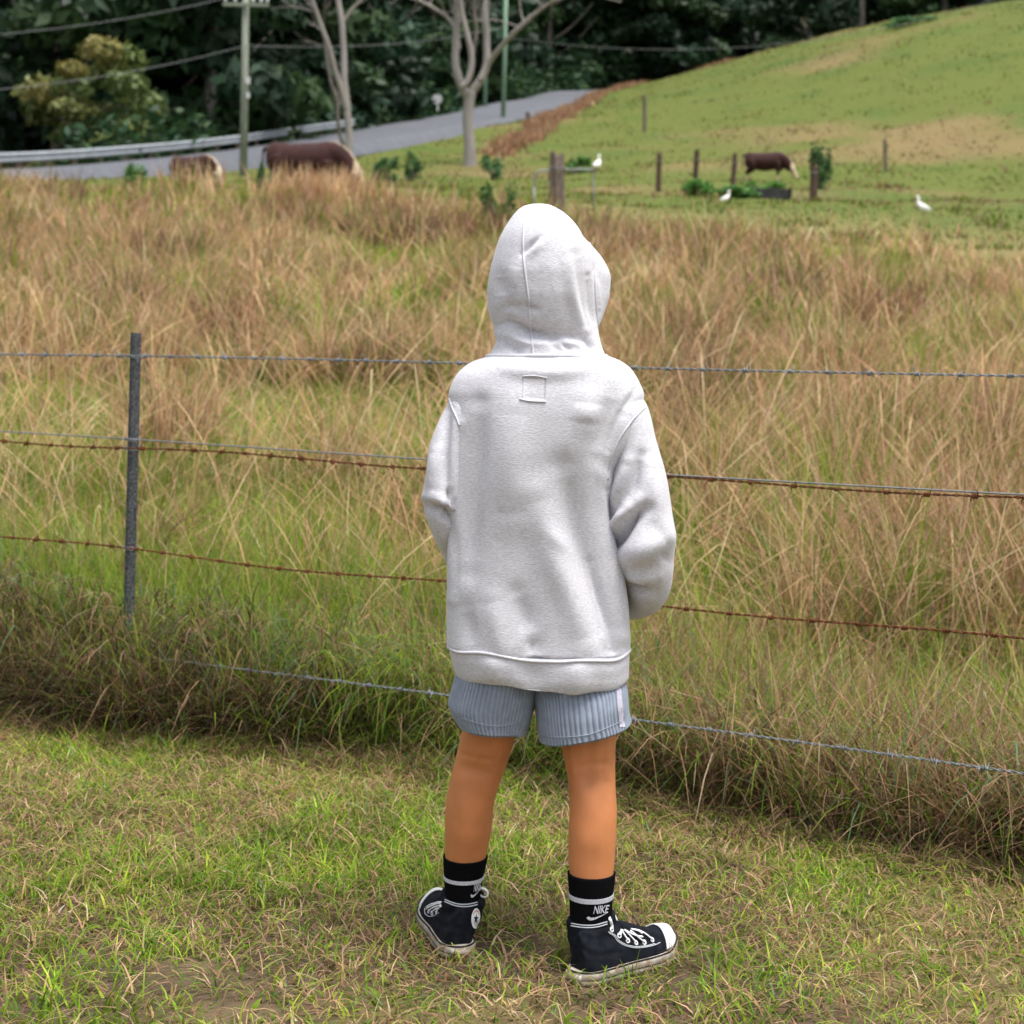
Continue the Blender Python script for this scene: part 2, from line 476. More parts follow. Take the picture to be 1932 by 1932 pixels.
def fold(G, folds, closed=True, facing=True):
    """push the cloth along its normals near picture polylines: (points, width px, amplitude m)"""
    Nn = grid_normals(G, closed)
    px, py = to_px(G)
    disp = np.zeros(px.shape)
    for pts, w, a in folds:
        P = np.asarray(pts, float)
        if len(P) > 2:
            P = spline(np.c_[P, np.zeros(len(P))], 4*len(P))[:, :2]
        best = np.full(px.shape, 1e9); tt = np.zeros(px.shape)
        m = len(P)-1
        for i in range(m):
            a0, a1 = P[i], P[i+1]; d = a1-a0; L2 = d@d + 1e-9
            t = np.clip(((px-a0[0])*d[0] + (py-a0[1])*d[1])/L2, 0, 1)
            dd = np.hypot(px-a0[0]-t*d[0], py-a0[1]-t*d[1])
            k = dd < best
            best = np.where(k, dd, best); tt = np.where(k, (i+t)/m, tt)
        taper = np.sin(np.clip(tt, 0.06, 0.94)*math.pi)**0.5
        disp += 1.7*a*np.exp(-(best/w)**2)*taper
    if facing:
        sgn = 1.0
        disp *= sstep(-0.25, 0.35, -Nn[..., 1]*sgn)
    return G + Nn*disp[..., None]

def outward(G, closed=True):
    """make grid normals point away from the ring centres"""
    Nn = grid_normals(G, closed)
    c = G.mean(1, keepdims=True)
    return G if ((G-c)*Nn).sum() > 0 else G[:, ::-1]

def wrinkle(G, amp, sc, seed=0.0, closed=True):
    Nn = grid_normals(G, closed)
    x, z = G[..., 0]*sc, G[..., 2]*sc
    y = G[..., 1]*sc
    d = (fbm(x+0.6*y+seed, z*0.6+seed*3, 3)-0.5)*2*amp
    return G + Nn*d[..., None]

# ---- hoodie body
tab = [ # key xl yl xr yr Y0 b bf p
 (0, 938, 668, 1130, 664, 2.765, .070, .060, 2.1),
 (1, 912, 675, 1150, 672, 2.765, .082, .068, 2.1),
 (2, 892, 682, 1170, 680, 2.765, .090, .075, 2.1),
 (3, 874, 694, 1186, 691, 2.765, .098, .082, 2.15),
 (4, 862, 707, 1197, 704, 2.765, .104, .087, 2.2),
 (5, 853, 724, 1207, 722, 2.765, .109, .092, 2.2),
 (6, 847, 748, 1215, 746, 2.765, .114, .098, 2.2),
 (7, 847, 785, 1208, 785, 2.765, .118, .102, 2.3),
 (8, 850, 840, 1186, 840, 2.765, .119, .106, 2.4),
 (9, 851, 900, 1160, 900, 2.765, .117, .110, 2.5),
 (10, 850, 960, 1152, 960, 2.765, .114, .116, 2.6),
 (11, 848, 1030, 1159, 1030, 2.765, .112, .122, 2.7),
 (12, 845, 1100, 1172, 1100, 2.765, .112, .125, 2.8),
 (13, 843, 1160, 1183, 1164, 2.765, .113, .124, 2.8),
 (14, 843, 1206, 1188, 1218, 2.765, .114, .120, 2.8),
 (15, 846, 1218, 1186, 1231, 2.765, .110, .117, 2.8)]
G = table_rings(tab, 200, 220)
G = outward(G)
body_folds = [
 ([(1062, 880), (1085, 990), (1120, 1110), (1150, 1225)], 26, -.011),
 ([(1140, 900), (1150, 1010), (1168, 1110), (1178, 1200)], 17, .007),
 ([(1010, 930), (1040, 1040), (1085, 1150), (1105, 1220)], 30, .007),
 ([(975, 1120), (1000, 1190), (1010, 1245)], 20, -.006),
 ([(930, 1130), (940, 1200), (945, 1245)], 22, .005),
 ([(905, 760), (900, 850), (890, 960), (885, 1080)], 20, -.007),
 ([(866, 800), (860, 900), (858, 1010), (853, 1130)], 11, .007),
 ([(975, 770), (965, 880), (968, 980)], 34, .006),
 ([(1128, 860), (1146, 800), (1160, 745)], 20, -.005),
 ([(1105, 800), (1110, 760)], 24, .005),
 ([(1185, 780), (1172, 830), (1160, 870)], 13, .006),
 ([(1010, 1180), (990, 1215)], 14, .004),
 ([(880, 1150), (890, 1220)], 16, -.004),
 ([(930, 688), (990, 700), (1060, 702), (1120, 690)], 14, .004),
 ([(1075, 1040), (1035, 1000)], 12, .0025),
 ([(1142, 925), (1150, 985), (1160, 1045)], 6, -.004), ([(856, 960), (862, 1040), (858, 1130)], 6, -.003), ([(1120, 1060), (1152, 1180), (1160, 1230)], 7, -.004), ([(1000, 1205), (1012, 1245)], 6, -.003), ([(1200, 735), (1170, 790), (1150, 850)], 6, -.003),
]
G = fold(G, body_folds)
G = wrinkle(G, .0018, 6, 3.1)
G = wrinkle(G, .0006, 28, 7.7)
torso_G = G
V, F = loft(G, caps=(False, False))
hoodie = mobj('hoodie', V, F, M['fleece'], person)
hoodie['label'] = 'pale heather grey hooded sweatshirt'
hoodie_bvh = bvh_of(V, F)

# ---- hem band
tab = [
 (0, 845, 1210, 1187, 1222, 2.765, .1145, .120, 2.8),
 (1, 847, 1218, 1187, 1230, 2.765, .1165, .121, 2.8),
 (2, 850, 1232, 1187, 1243, 2.765, .1175, .121, 2.8),
 (3, 854, 1250, 1186.5, 1262, 2.765, .1165, .119, 2.7),
 (4, 859, 1264, 1186, 1276, 2.765, .113, .115, 2.7),
 (5, 863, 1271, 1184, 1283, 2.765, .109, .112, 2.6),
 (6, 872, 1268, 1176, 1279, 2.765, .101, .104, 2.6)]
G = outward(table_rings(tab, 50, 240))
G = fold(G, [([(1000, 1240), (1010, 1300)], 26, -.004), ([(1085, 1240), (1085, 1310)], 24, .005), ([(930, 1240), (925, 1295)], 24, .004)])
th = np.linspace(0, 2*math.pi, 240, endpoint=False)
wav = .0035*np.sin(3*th+1.2) + .002*np.sin(7*th)
G[..., 2] += wav[None]
G = wrinkle(G, .002, 16, 1.3)
hem_G = G
V, F = loft(G, caps=(False, False))
hem = mobj('hem_band', V, F, M['fleece'], hoodie)
hem_bvh = bvh_of(V, F)

def surf_tube(name, bvh, pts, rad, matl, parent, n=60, off=0.3, nu=8, flat=1.0, wob=0.0):
    """tube laid on a surface along a picture polyline"""
    P = spline(np.c_[np.asarray(pts, float), np.zeros(len(pts))], n)[:, :2]
    out = []
    for x, y in P:
        h = ray(bvh, x, y)
        if h[0] is not None:
            nn = h[1] if h[1].y < 0 or True else -h[1]
            d = (h[0]-Vector((0, 0, CAMZ))).normalized()
            if nn.dot(d) > 0: nn = -nn
            out.append(np.array(h[0] + nn*rad*off))
    if len(out) < 3: return None
    out = np.array(out)
    if len(out) > 6:
        k = np.array([1, 2, 3, 2, 1])/9
        pad = np.vstack([out[:1]]*2+[out]+[out[-1:]]*2)
        sm = sum(k[i]*pad[i:i+len(out)] for i in range(5)); sm[0], sm[-1] = out[0], out[-1]; out = sm
    V, F = tube(out, rad, nu, flat=flat)
    return mobj(name, V, F, matl, parent)

def surf_patch(name, bvh, poly_fn, nu, nv, off, matl, parent):
    """sheet on a surface: poly_fn(u,v)->pixel, with a small rim so it has thickness"""
    Pn = np.zeros((nv, nu, 3)); Nn = np.zeros((nv, nu, 3)); last = None
    for i in range(nv):
        for j in range(nu):
            x, y = poly_fn(j/(nu-1), i/(nv-1))
            h = ray(bvh, x, y)
            if h[0] is None: h = last
            if h is None: return None
            last = h
            n_ = h[1]; d = (h[0]-Vector((0, 0, CAMZ))).normalized()
            if n_.dot(d) > 0: n_ = -n_
            Pn[i, j] = h[0]; Nn[i, j] = n_
    top = Pn + Nn*off
    rim = Pn - Nn*0.0008
    V = np.vstack([top.reshape(-1, 3), rim.reshape(-1, 3)])
    F = [grid_faces(nv, nu, closed=False, flip=False)]
    n0 = nv*nu
    loop = [j for j in range(nu)] + [i*nu+nu-1 for i in range(1, nv)] + [(nv-1)*nu+j for j in range(nu-2, -1, -1)] + [i*nu for i in range(nv-2, 0, -1)]
    side = np.array([[loop[k], loop[(k+1) % len(loop)], loop[(k+1) % len(loop)]+n0, loop[k]+n0] for k in range(len(loop))])
    return mobj(name, V, [np.vstack([F[0], side])], matl, parent)

# rope-like seam above the hem, all the way round
ring = hem_G[5] + grid_normals(hem_G)[5]*0.0012
ring = np.vstack([ring, ring[:1]])
V, F = tube(ring, 0.0027, 8, caps=(False, False)); mobj('hem_seam', V, F, M['seam'], hoodie)

# ---- sleeves
def sleeve(path, folds, seed, n=120):
    """path rows: px, py, Y, rx(px half width), ry(m, half depth)"""
    rows = np.array(path, float)
    pts = np.array([np.r_[W(r[0], r[1], r[2]), r[3]*r[2]/FPX, r[4]] for r in rows])
    S = spline(pts, n)
    P, ra, rb = S[:, :3], S[:, 3], S[:, 4]
    T = np.gradient(P, axis=0); T /= np.linalg.norm(T, axis=1, keepdims=True)
    A = np.array([1.0, 0, 0])[None] - T*T[:, :1]; A /= np.linalg.norm(A, axis=1, keepdims=True)
    B = np.cross(T, A)
    th = np.linspace(0, 2*math.pi, 110, endpoint=False)
    G = P[:, None] + np.cos(th)[None, :, None]*A[:, None]*ra[:, None, None] + np.sin(th)[None, :, None]*B[:, None]*rb[:, None, None]
    G = outward(G)
    G = fold(G, folds)
    G = wrinkle(G, .0022, 11, seed); G = wrinkle(G, .0006, 40, seed+5)
    V, F = loft(G)
    return V, F
right_path = [(1145, 738, 2.765, 30, .055), (1178, 776, 2.765, 43, .072), (1190, 840, 2.76, 50, .076), (1199, 900, 2.755, 57, .078), (1205, 960, 2.75, 61, .078),
              (1212, 1020, 2.75, 60, .076), (1221, 1072, 2.765, 50, .066), (1222, 1100, 2.80, 42, .055), (1205, 1117, 2.845, 38, .048), (1170, 1125, 2.885, 36, .044), (1120, 1128, 2.91, 34, .040)]
V, F = sleeve(right_path, [
 ([(1150, 1036), (1166, 1020), (1190, 985), (1218, 960)], 11, -.016), ([(1150, 1010), (1170, 985), (1200, 945)], 15, .008),
 ([(1175, 1055), (1215, 1035), (1250, 1015)], 26, .012), ([(1182, 1098), (1205, 1112), (1235, 1118)], 10, -.006), ([(1180, 1090), (1210, 1092), (1240, 1088)], 14, .006),
 ([(1212, 860), (1198, 910), (1178, 955)], 12, -.008), ([(1185, 870), (1168, 930), (1155, 990)], 12, .007), ([(1235, 880), (1240, 960), (1250, 1010)], 16, .006),
 ([(1160, 950), (1156, 985)], 8, -.005), ([(1152, 1034), (1172, 1012), (1200, 975)], 4, -.006), ([(1178, 1100), (1200, 1114), (1228, 1120)], 4, -.004), ([(1152, 985), (1165, 965), (1175, 930)], 4, -.003), ([(1240, 1040), (1262, 1060)], 8, -.003)], 2.0)
slv_r = mobj('sleeve', V, F, M['fleece'], hoodie); slv_r_bvh = bvh_of(V, F)
left_path = [(912, 735, 2.765, 26, .050), (882, 768, 2.765, 37, .068), (858, 840, 2.76, 46, .072), (848, 900, 2.755, 44, .072), (843, 940, 2.755, 46, .070),
             (850, 972, 2.775, 42, .062), (863, 1010, 2.81, 38, .052), (880, 1050, 2.85, 36, .046), (910, 1085, 2.89, 35, .042), (955, 1105, 2.91, 34, .040)]
V, F = sleeve(left_path, [
 ([(806, 952), (830, 962), (868, 985)], 9, -.009), ([(800, 940), (830, 945), (865, 960)], 9, .008), ([(843, 770), (838, 850), (843, 930)], 9, -.007),
 ([(822, 850), (812, 930)], 10, .005), ([(850, 930), (846, 945), (870, 955)], 7, -.005), ([(828, 1000), (850, 1040)], 12, .004), ([(804, 955), (835, 968), (866, 990)], 4, -.005), ([(846, 925), (851, 948), (868, 962)], 4, -.004)], 4.0)
slv_l = mobj('sleeve', V, F, M['fleece'], hoodie); slv_l_bvh = bvh_of(V, F)

# ---- kangaroo pocket over the hands, on the front
th0 = np.linspace(0, 2*math.pi, 220, endpoint=False)
Nn = grid_normals(torso_G)
fy = Nn[115:183, :, 1]
cols_ = np.where(Nn[154, :, 1] > 0.55)[0]
i0, i1 = cols_.min(), cols_.max()
sub = torso_G[115:183, i0:i1+1] + Nn[115:183, i0:i1+1]*0.012
uu = np.linspace(-1, 1, i1-i0+1)[None]; vv = np.linspace(0, 1, 68)[:, None]
bul = (1-uu**6)*(1-(2*vv-1)**6)
sub = sub + Nn[115:183, i0:i1+1]*(bul*0.028)[..., None]
pk = mobj('front_pocket', sub.reshape(-1, 3), grid_faces(*sub.shape[:2], closed=False), M['fleece'], hoodie)
m = pk.modifiers.new('thick', 'SOLIDIFY'); m.thickness = 0.004

# ---- hood
rowsH = [ # y, xl, xr, cyY, b(back), bf, flare px, right limit deg, left limit deg
 (386.5, 1000, 1030, 2.79, .020, .03, 0, 178, -178),
 (389, 990, 1042, 2.79, .034, .045, 0, 178, -178),
 (394, 981, 1053, 2.79, .050, .062, 0, 178, -178),
 (402, 972, 1066, 2.79, .064, .082, 0, 176, -176),
 (415, 962, 1081, 2.79, .078, .102, 0, 172, -174),
 (435, 949, 1096, 2.79, .092, .118, 6, 150, -165),
 (460, 938, 1108, 2.79, .102, .125, 24, 138, -158),
 (490, 929, 1117, 2.79, .109, .128, 41, 132, -154),
 (520, 923, 1121, 2.79, .113, .128, 50, 130, -152),
 (550, 919, 1123, 2.79, .113, .126, 47, 130, -151),
 (580, 920, 1125, 2.79, .109, .122, 36, 131, -151),
 (605, 926, 1127, 2.788, .101, .115, 22, 134, -152),
 (625, 932, 1129, 2.785, .091, .106, 9, 138, -154),
 (640, 936, 1131, 2.78, .083, .098, 3, 144, -156),
 (655, 931, 1135, 2.775, .080, .09, 0, 150, -160),
 (668, 923, 1140, 2.77, .083, .085, 0, 158, -165),
 (678, 915, 1143, 2.768, .086, .083, 0, 165, -168)]
rh = np.array(rowsH, float)
nvH, nuH = 190, 200
yk = np.concatenate([np.linspace(386.5, 420, 50), np.linspace(421.5, 678, nvH-50)])
cv = [crom(rh[:, 0], rh[:, j], yk) for j in range(1, 9)]
tt = np.linspace(0, 1, nuH)
G = np.zeros((nvH, nuH, 3))
for i in range(nvH):
    xl, xr, Yc, b, bf, fl, rl, ll = [c_[i] for c_ in cv]
    k = Yc/FPX
    L_, R_ = W(xl, yk[i], Yc), W(xr, yk[i], Yc)
    c0 = (L_+R_)/2; a = (R_[0]-L_[0])/2
    th = np.radians(ll + (rl-ll)*tt)
    yy = np.where(np.cos(th) > 0, -b*np.cos(th), -bf*np.cos(th))
    deg = np.degrees(th)
    xx = a*np.sign(np.sin(th))*np.abs(np.sin(th))**0.92
    xx = xx + fl*k*sstep(88, 124, deg) - 0.10*fl*k*np.exp(-((deg-86)/9)**2)
    G[i, :, 0] = c0[0]+xx; G[i, :, 1] = c0[1]+yy; G[i, :, 2] = c0[2] + (xx/a if a > 0 else 0)*(R_[2]-L_[2])/2
Nn = grid_normals(G, False)
c0 = G.mean(1, keepdims=True)
if ((G-c0)*Nn).sum() < 0: G = G[:, ::-1]
hood_folds = [
 ([(932, 612), (955, 605), (990, 622), (1040, 632), (1100, 640)], 11, -.006),
 ([(935, 630), (965, 634), (1000, 650), (1060, 655)], 11, .005),
 ([(985, 478), (1000, 462), (1018, 448)], 6, -.0022), ([(1003, 480), (1025, 455)], 8, .0018),
 ([(985, 575), (1015, 585)], 6, -.003),
 ([(940, 590), (965, 578), (990, 590)], 10, -.004), ([(945, 520), (948, 560)], 14, -.003), ([(975, 500), (965, 545)], 12, .002),
 ([(1090, 480), (1100, 560), (1120, 630)], 12, -.004), ([(1073, 470), (1080, 550), (1100, 625)], 12, .005),
 ([(1112, 520), (1118, 580), (1128, 620)], 6, -.004), ([(1122, 520), (1128, 580)], 6, .003),
 ([(1060, 640), (1085, 650), (1105, 662)], 8, .004), ([(1040, 650), (1060, 665)], 7, -.004), ([(1110, 640), (1130, 665)], 8, -.004),
 ([(960, 655), (990, 668)], 8, -.003), ([(934, 616), (960, 610), (1000, 630), (1050, 640)], 5, -.004), ([(1058, 648), (1075, 662)], 4, -.003), ([(1104, 636), (1126, 662)], 4, -.003), ([(984, 480), (998, 466), (1012, 452)], 3.5, -.002)]
G = fold(G, hood_folds, closed=False)
G = wrinkle(G, .0018, 12, 11.0, False); G = wrinkle(G, .0007, 42, 21.0, False)
hood_G = G
V = G.reshape(-1, 3); F = [grid_faces(nvH, nuH, closed=False)]
hood = mobj('hood', V, F, M['fleece'], hoodie)
md = hood.modifiers.new('thick', 'SOLIDIFY'); md.thickness = 0.005; md.offset = -1
hood_bvh = bvh_of(V, F)
surf_tube('hood_seam', hood_bvh, [(1004, 391), (990, 420), (987, 450), (988, 490), (993, 530), (998, 570), (1001, 610), (1004, 645), (1006, 674)], 0.0020, M['seam'], hoodie, 80, 0.1)
surf_tube('hood_seam', hood_bvh, [(1108, 448), (1118, 480), (1122, 520), (1124, 560), (1127, 600), (1130, 628)], 0.0018, M['seam'], hoodie, 50, 0.1)
# collar seam round the neck
nr = hood_G[-4]; Nn = grid_normals(hood_G, False)[-4]
V, F = tube(nr+Nn*0.0008, 0.0036, 8); mobj('neck_seam', V, F, M['seam'], hoodie)
# armhole seams
arm_bvh = bvh_of(*merge([(np.array([v.co for v in o_.data.vertices]), [np.array([list(p.vertices) for p in o_.data.polygons if len(p.vertices) == 4])]) for o_ in (hoodie, slv_r, slv_l)]))
surf_tube('armhole_seam', arm_bvh, [(1217, 768), (1203, 782), (1183, 806), (1164, 838), (1152, 872), (1147, 905)], 0.0018, M['seam'], hoodie, 50, 0.1)
surf_tube('armhole_seam', arm_bvh, [(848, 752), (853, 768), (860, 785), (867, 803)], 0.0018, M['seam'], hoodie, 30, 0.1)
# stitched square on the back, outlines only slightly raised
qp = [(988, 711), (1030, 713), (1029, 757), (986, 754)]
def quadmap(u, v):
    a = np.array(qp, float); t_ = a[0]*(1-u)+a[1]*u; b_ = a[3]*(1-u)+a[2]*u
    return t_*(1-v)+b_*v
bp = surf_patch('back_patch', hoodie_bvh, quadmap, 10, 10, 0.0012, M['fleece'], hoodie)
surf_tube('patch_stitch', hoodie_bvh, [(986, 710), (1008, 709), (1032, 713)], 0.0010, M['seam'], hoodie, 20, 0.8)
surf_tube('patch_stitch', hoodie_bvh, [(980, 753), (1000, 757), (1030, 758)], 0.0013, M['seam'], hoodie, 20, 0.8)

# ---- legs (part of one continuous body)
def leg_rings(rows, nv=70, n=40):
    r = np.array(rows, float)     # y, xl, xr, Y, b(back), bf(front)
    k = np.linspace(r[0, 0], r[-1, 0], nv)
    c_ = [crom(r[:, 0], r[:, j], k) for j in range(1, 6)]
    return np.array([superring(W(xl, y, Y0), W(xr, y, Y0), Y0, b, n, 2.05, bf) for y, xl, xr, Y0, b, bf in zip(k, *c_)])
LL = [(1250, 905, 1010, 2.765, .075, .07), (1330, 885, 990, 2.765, .066, .068), (1380, 871, 972, 2.77, .056, .062), (1410, 864, 967, 2.775, .049, .058), (1440, 857, 957, 2.78, .044, .054),
      (1471, 849, 946, 2.785, .045, .050), (1516, 841, 932, 2.79, .049, .043), (1555, 839, 928.5, 2.793, .049, .040), (1590, 839, 923, 2.796, .043, .038), (1625, 840, 915, 2.80, .037, .036), (1670, 842, 906, 2.803, .033, .034), (1700, 843, 904, 2.806, .033, .034), (1722, 848, 898, 2.806, .028, .028)]
RL = [(1250, 1030, 1170, 2.765, .075, .07), (1340, 1048, 1166, 2.755, .066, .066), (1400, 1057, 1162, 2.745, .054, .060), (1430, 1063, 1161, 2.74, .047, .057), (1458, 1069, 1161, 2.735, .043, .053),
      (1490, 1073.5, 1162, 2.73, .046, .048), (1530, 1074.5, 1164, 2.725, .050, .043), (1570, 1072, 1163, 2.72, .049, .041), (1610, 1072, 1160.5, 2.715, .043, .038), (1655, 1075, 1157, 2.71, .038, .036), (1700, 1078, 1152, 2.708, .034, .035), (1745, 1080, 1150, 2.708, .033, .034), (1765, 1086, 1144, 2.708, .028, .028)]
parts = [loft(leg_rings(LL)), loft(leg_rings(RL))]
# pelvis, torso, neck, arms, head, hands; all merged into one skin
cx = W(1015, 1000, 2.765)[0]
parts.append(loft(np.array([superring((cx-w_, 2.765, z_), (cx+w_, 2.765, z_), 2.765, d_, 40, 2.2) for z_, w_, d_ in
     [(.535, .085, .06), (.56, .105, .078), (.60, .11, .080), (.68, .105, .075), (.78, .115, .08), (.88, .125, .08), (.95, .12, .07), (.985, .09, .055), (1.005, .045, .042), (1.05, .038, .040), (1.10, .040, .045)]])))
TURN = R(20)
def headp(x, y, z):   # head space: x right, y forward, z up, origin at the head centre
    hc = W(1028, 545, 2.795)
    return np.array([hc[0] + x*math.cos(TURN) + y*math.sin(TURN), hc[1] - x*math.sin(TURN) + y*math.cos(TURN), hc[2] + z])
hrot = np.array([[math.cos(TURN), math.sin(TURN), 0], [-math.sin(TURN), math.cos(TURN), 0], [0, 0, 1]])
parts.append(ball(headp(0, -.008, .02), (.073, .086, .085), rot=hrot, nu=24, nv=14))
parts.append(ball(headp(0, .022, -.035), (.056, .058, .068), rot=hrot, nu=20, nv=12))
parts.append(tube(np.array([headp(0, .078, .012), headp(0, .088, -.005), headp(0, .095, -.020), headp(0, .084, -.027)]), [.006, .008, .011, .007], 8))
for sx in (-1, 1):
    parts.append(ball(headp(sx*.073, -.002, -.012), (.008, .016, .027), rot=hrot, nu=10, nv=7))
    parts.append(ball(headp(sx*.030, .058, -.025), (.018, .016, .016), nu=8, nv=6))
def hand(wrist, fwd, across, up, s):
    wr, fw, ac, u_ = [np.asarray(v, float) for v in (wrist, fwd, across, up)]
    ps = [tube(np.array([wr-fw*.02, wr+fw*.02, wr+fw*.05, wr+fw*.075]), [.021, .026, .030, .026], 10, flat=.55, up=u_)]
    for i, (o, l) in enumerate([(-.022, .055), (-.008, .063), (.007, .060), (.021, .047)]):
        b0 = wr + fw*.068 + ac*o
        ps.append(tube(np.array([b0, b0+fw*l*.45-u_*.003, b0+fw*l*.78-u_*.012, b0+fw*l-u_*.022]), [.0085, .008, .0072, .006], 8))
    b0 = wr + fw*.02 - ac*s*.022
    ps.append(tube(np.array([b0, b0+fw*.02-ac*s*.018, b0+fw*.045-ac*s*.022]), [.011, .0095, .007], 8))
    return ps
for pth, s_ in ((right_path, 1), (left_path, -1)):
    pa = np.array([W(r[0], r[1], r[2]) for r in pth])
    parts.append(tube(spline(pa, 30), np.linspace(.028, .022, 30), 12))
    e = pa[-1]
    parts += hand(e, np.array([-s_*.93, .0, -.10]), np.array([0, .0, 1.0]), np.array([0, 1.0, 0]), 1)
V, F = merge(parts)
V, F = remesh(V, F, 0.0055, smooth=4)
# shallow creases at the back of the knees, heel tendon
px, py = to_px(V)
def crease(pts, w, a):
    best = np.full(len(V), 1e9); P = np.asarray(pts, float)
    for p0, p1 in zip(P[:-1], P[1:]):
        d = p1-p0; t = np.clip(((px-p0[0])*d[0]+(py-p0[1])*d[1])/(d@d), 0, 1)
        best = np.minimum(best, np.hypot(px-p0[0]-t*d[0], py-p0[1]-t*d[1]))
    V[:, 1] += a*np.exp(-(best/w)**2)*(V[:, 1] < 2.80)
crease([(866, 1422), (890, 1428), (925, 1435)], 3.5, .0032)
crease([(872, 1600), (870, 1640)], 10, -.001)
crease([(880, 1450), (912, 1458)], 14, .005)
crease([(862, 1400), (856, 1450)], 6, -.003)
crease([(950, 1400), (938, 1455)], 6, -.003)
crease([(1085, 1448), (1120, 1442), (1150, 1440)], 3.5, .003)
crease([(1076, 1400), (1082, 1460)], 6, -.003)
crease([(1148, 1405), (1146, 1465)], 6, -.003)
crease([(1112, 1405), (1110, 1450), (1110, 1480)], 13, .005)
body = mobj('body', V, F, M['skin'], person)
body['label'] = 'bare tanned legs, standing apart'
# face and hair, inside the hood
for sx in (-1, 1):
    V, F = ball(headp(sx*.029, .064, .004), .0115); e = mobj('eye', V, F, M['eye'], person)
    V, F = ball(headp(sx*.029, .0728, .004), (.0055, .0035, .0055)); mobj('iris', V, F, M['iris'], e)
    V, F = tube(np.array([headp(sx*.016, .079, .024), headp(sx*.03, .076, .028), headp(sx*.043, .066, .024)]), .0028, 6); mobj('eyebrow', V, F, M['hair'], person)
V, F = tube(np.array([headp(-.021, .074, -.050), headp(-.008, .081, -.047), headp(0, .081, -.049), headp(.008, .081, -.047), headp(.021, .074, -.050)]), [.002, .0045, .0045, .0045, .002], 8); mobj('mouth', V, F, M['lips'], person)
V, F = ball(headp(0, -.014, .028), (.078, .088, .084), nu=28, nv=18, rot=hrot)
L_ = (V-headp(0, 0, 0)) @ hrot
V = V[:]; F = [f[(L_[f][:, :, 1].mean(1) < .048) & (L_[f][:, :, 2].mean(1) > -.05)] for f in F]
hr = mobj('hair', V, F, M['hair'], person)
mm = hr.modifiers.new('t', 'SOLIDIFY'); mm.thickness = 0.008

# ---- shorts
def shorts_leg(rows, seed):
    n = 528
    G = table_rings(rows, 32, n)
    G = outward(G)
    G = wrinkle(G, .006, 12, seed)
    Nn = grid_normals(G)
    ph = np.arange(n)/n*66*2*math.pi; ph = ph + 1.2*np.sin(ph/66*5+seed)+.7*np.sin(ph/66*13+seed*2)
    G = G + Nn*(np.abs(np.sin(ph/2))**0.55*0.0042)[None, :, None]
    return G
sl = [(0, 872, 1215, 1012, 1215, 2.765, .088, .09, 2.3), (1, 860, 1275, 1012, 1275, 2.765, .090, .09, 2.3), (2, 853, 1300, 1010, 1300, 2.765, .090, .088, 2.3), (3, 848, 1325, 1005, 1328, 2.765, .088, .086, 2.3), (4, 853, 1340, 999, 1348, 2.765, .086, .085, 2.3), (5, 862, 1356, 993, 1366, 2.765, .084, .084, 2.3), (6, 868, 1364, 990, 1375, 2.765, .083, .083, 2.3), (7, 871, 1364, 986, 1374, 2.765, .080, .080, 2.3)]
sr = [(0, 1005, 1215, 1172, 1215, 2.765, .088, .09, 2.3), (1, 1008, 1270, 1170, 1262, 2.765, .084, .086, 2.3), (2, 1011, 1310, 1179, 1302, 2.755, .088, .086, 2.35), (3, 1014, 1345, 1181, 1325, 2.75, .091, .085, 2.4), (4, 1016, 1370, 1184, 1345, 2.748, .090, .084, 2.4), (5, 1018, 1388, 1187, 1356, 2.746, .089, .083, 2.4), (6, 1019, 1395, 1188, 1360, 2.745, .088, .083, 2.4), (7, 1022, 1394, 1185, 1359, 2.745, .085, .080, 2.4)]
GL, GR = shorts_leg(sl, 5.5), shorts_leg(sr, 8.5)
VL, FL = loft(GL, caps=(False, False)); VR, FR = loft(GR, caps=(False, False))
shorts = empty('shorts', W(1015, 1280, 2.765), parent=person)
shorts['label'] = 'pale blue corduroy shorts'
mobj('shorts_leg', VL, FL, M['cord'], shorts); mobj('shorts_leg', VR, FR, M['cord'], shorts)
bl, br = bvh_of(VL, FL), bvh_of(VR, FR)
# gusset between the legs
V, F = loft(np.array([superring(W(955, y, 2.79), W(1065, y, 2.79), 2.79, d_, 30, 2.2) for y, d_ in ((1215, .085), (1268, .075), (1295, .045), (1318, .03), (1334, .02))]))
mobj('gusset', V, F, M['cord'], shorts)
surf_tube('hem_stitch', bl, [(872, 1354), (900, 1364), (940, 1370), (985, 1361)], .0008, M['cord'], shorts, 60, 1.2)
surf_tube('hem_stitch', br, [(1021, 1388), (1060, 1391), (1110, 1386), (1150, 1371), (1178, 1358)], .0008, M['cord'], shorts, 60, 1.2)
def strip(name, bvh, a, b, w, matl, off=.0022, n=14):
    a, b = np.asarray(a, float), np.asarray(b, float)
    return surf_patch(name, bvh, lambda u_, v_: a*(1-v_)+b*v_+np.array([(u_-.5)*w, 0]), 5, n, off, matl, shorts)
strip('side_tape', br, (1166, 1292), (1174, 1371), 10, M['tape'], .0012)

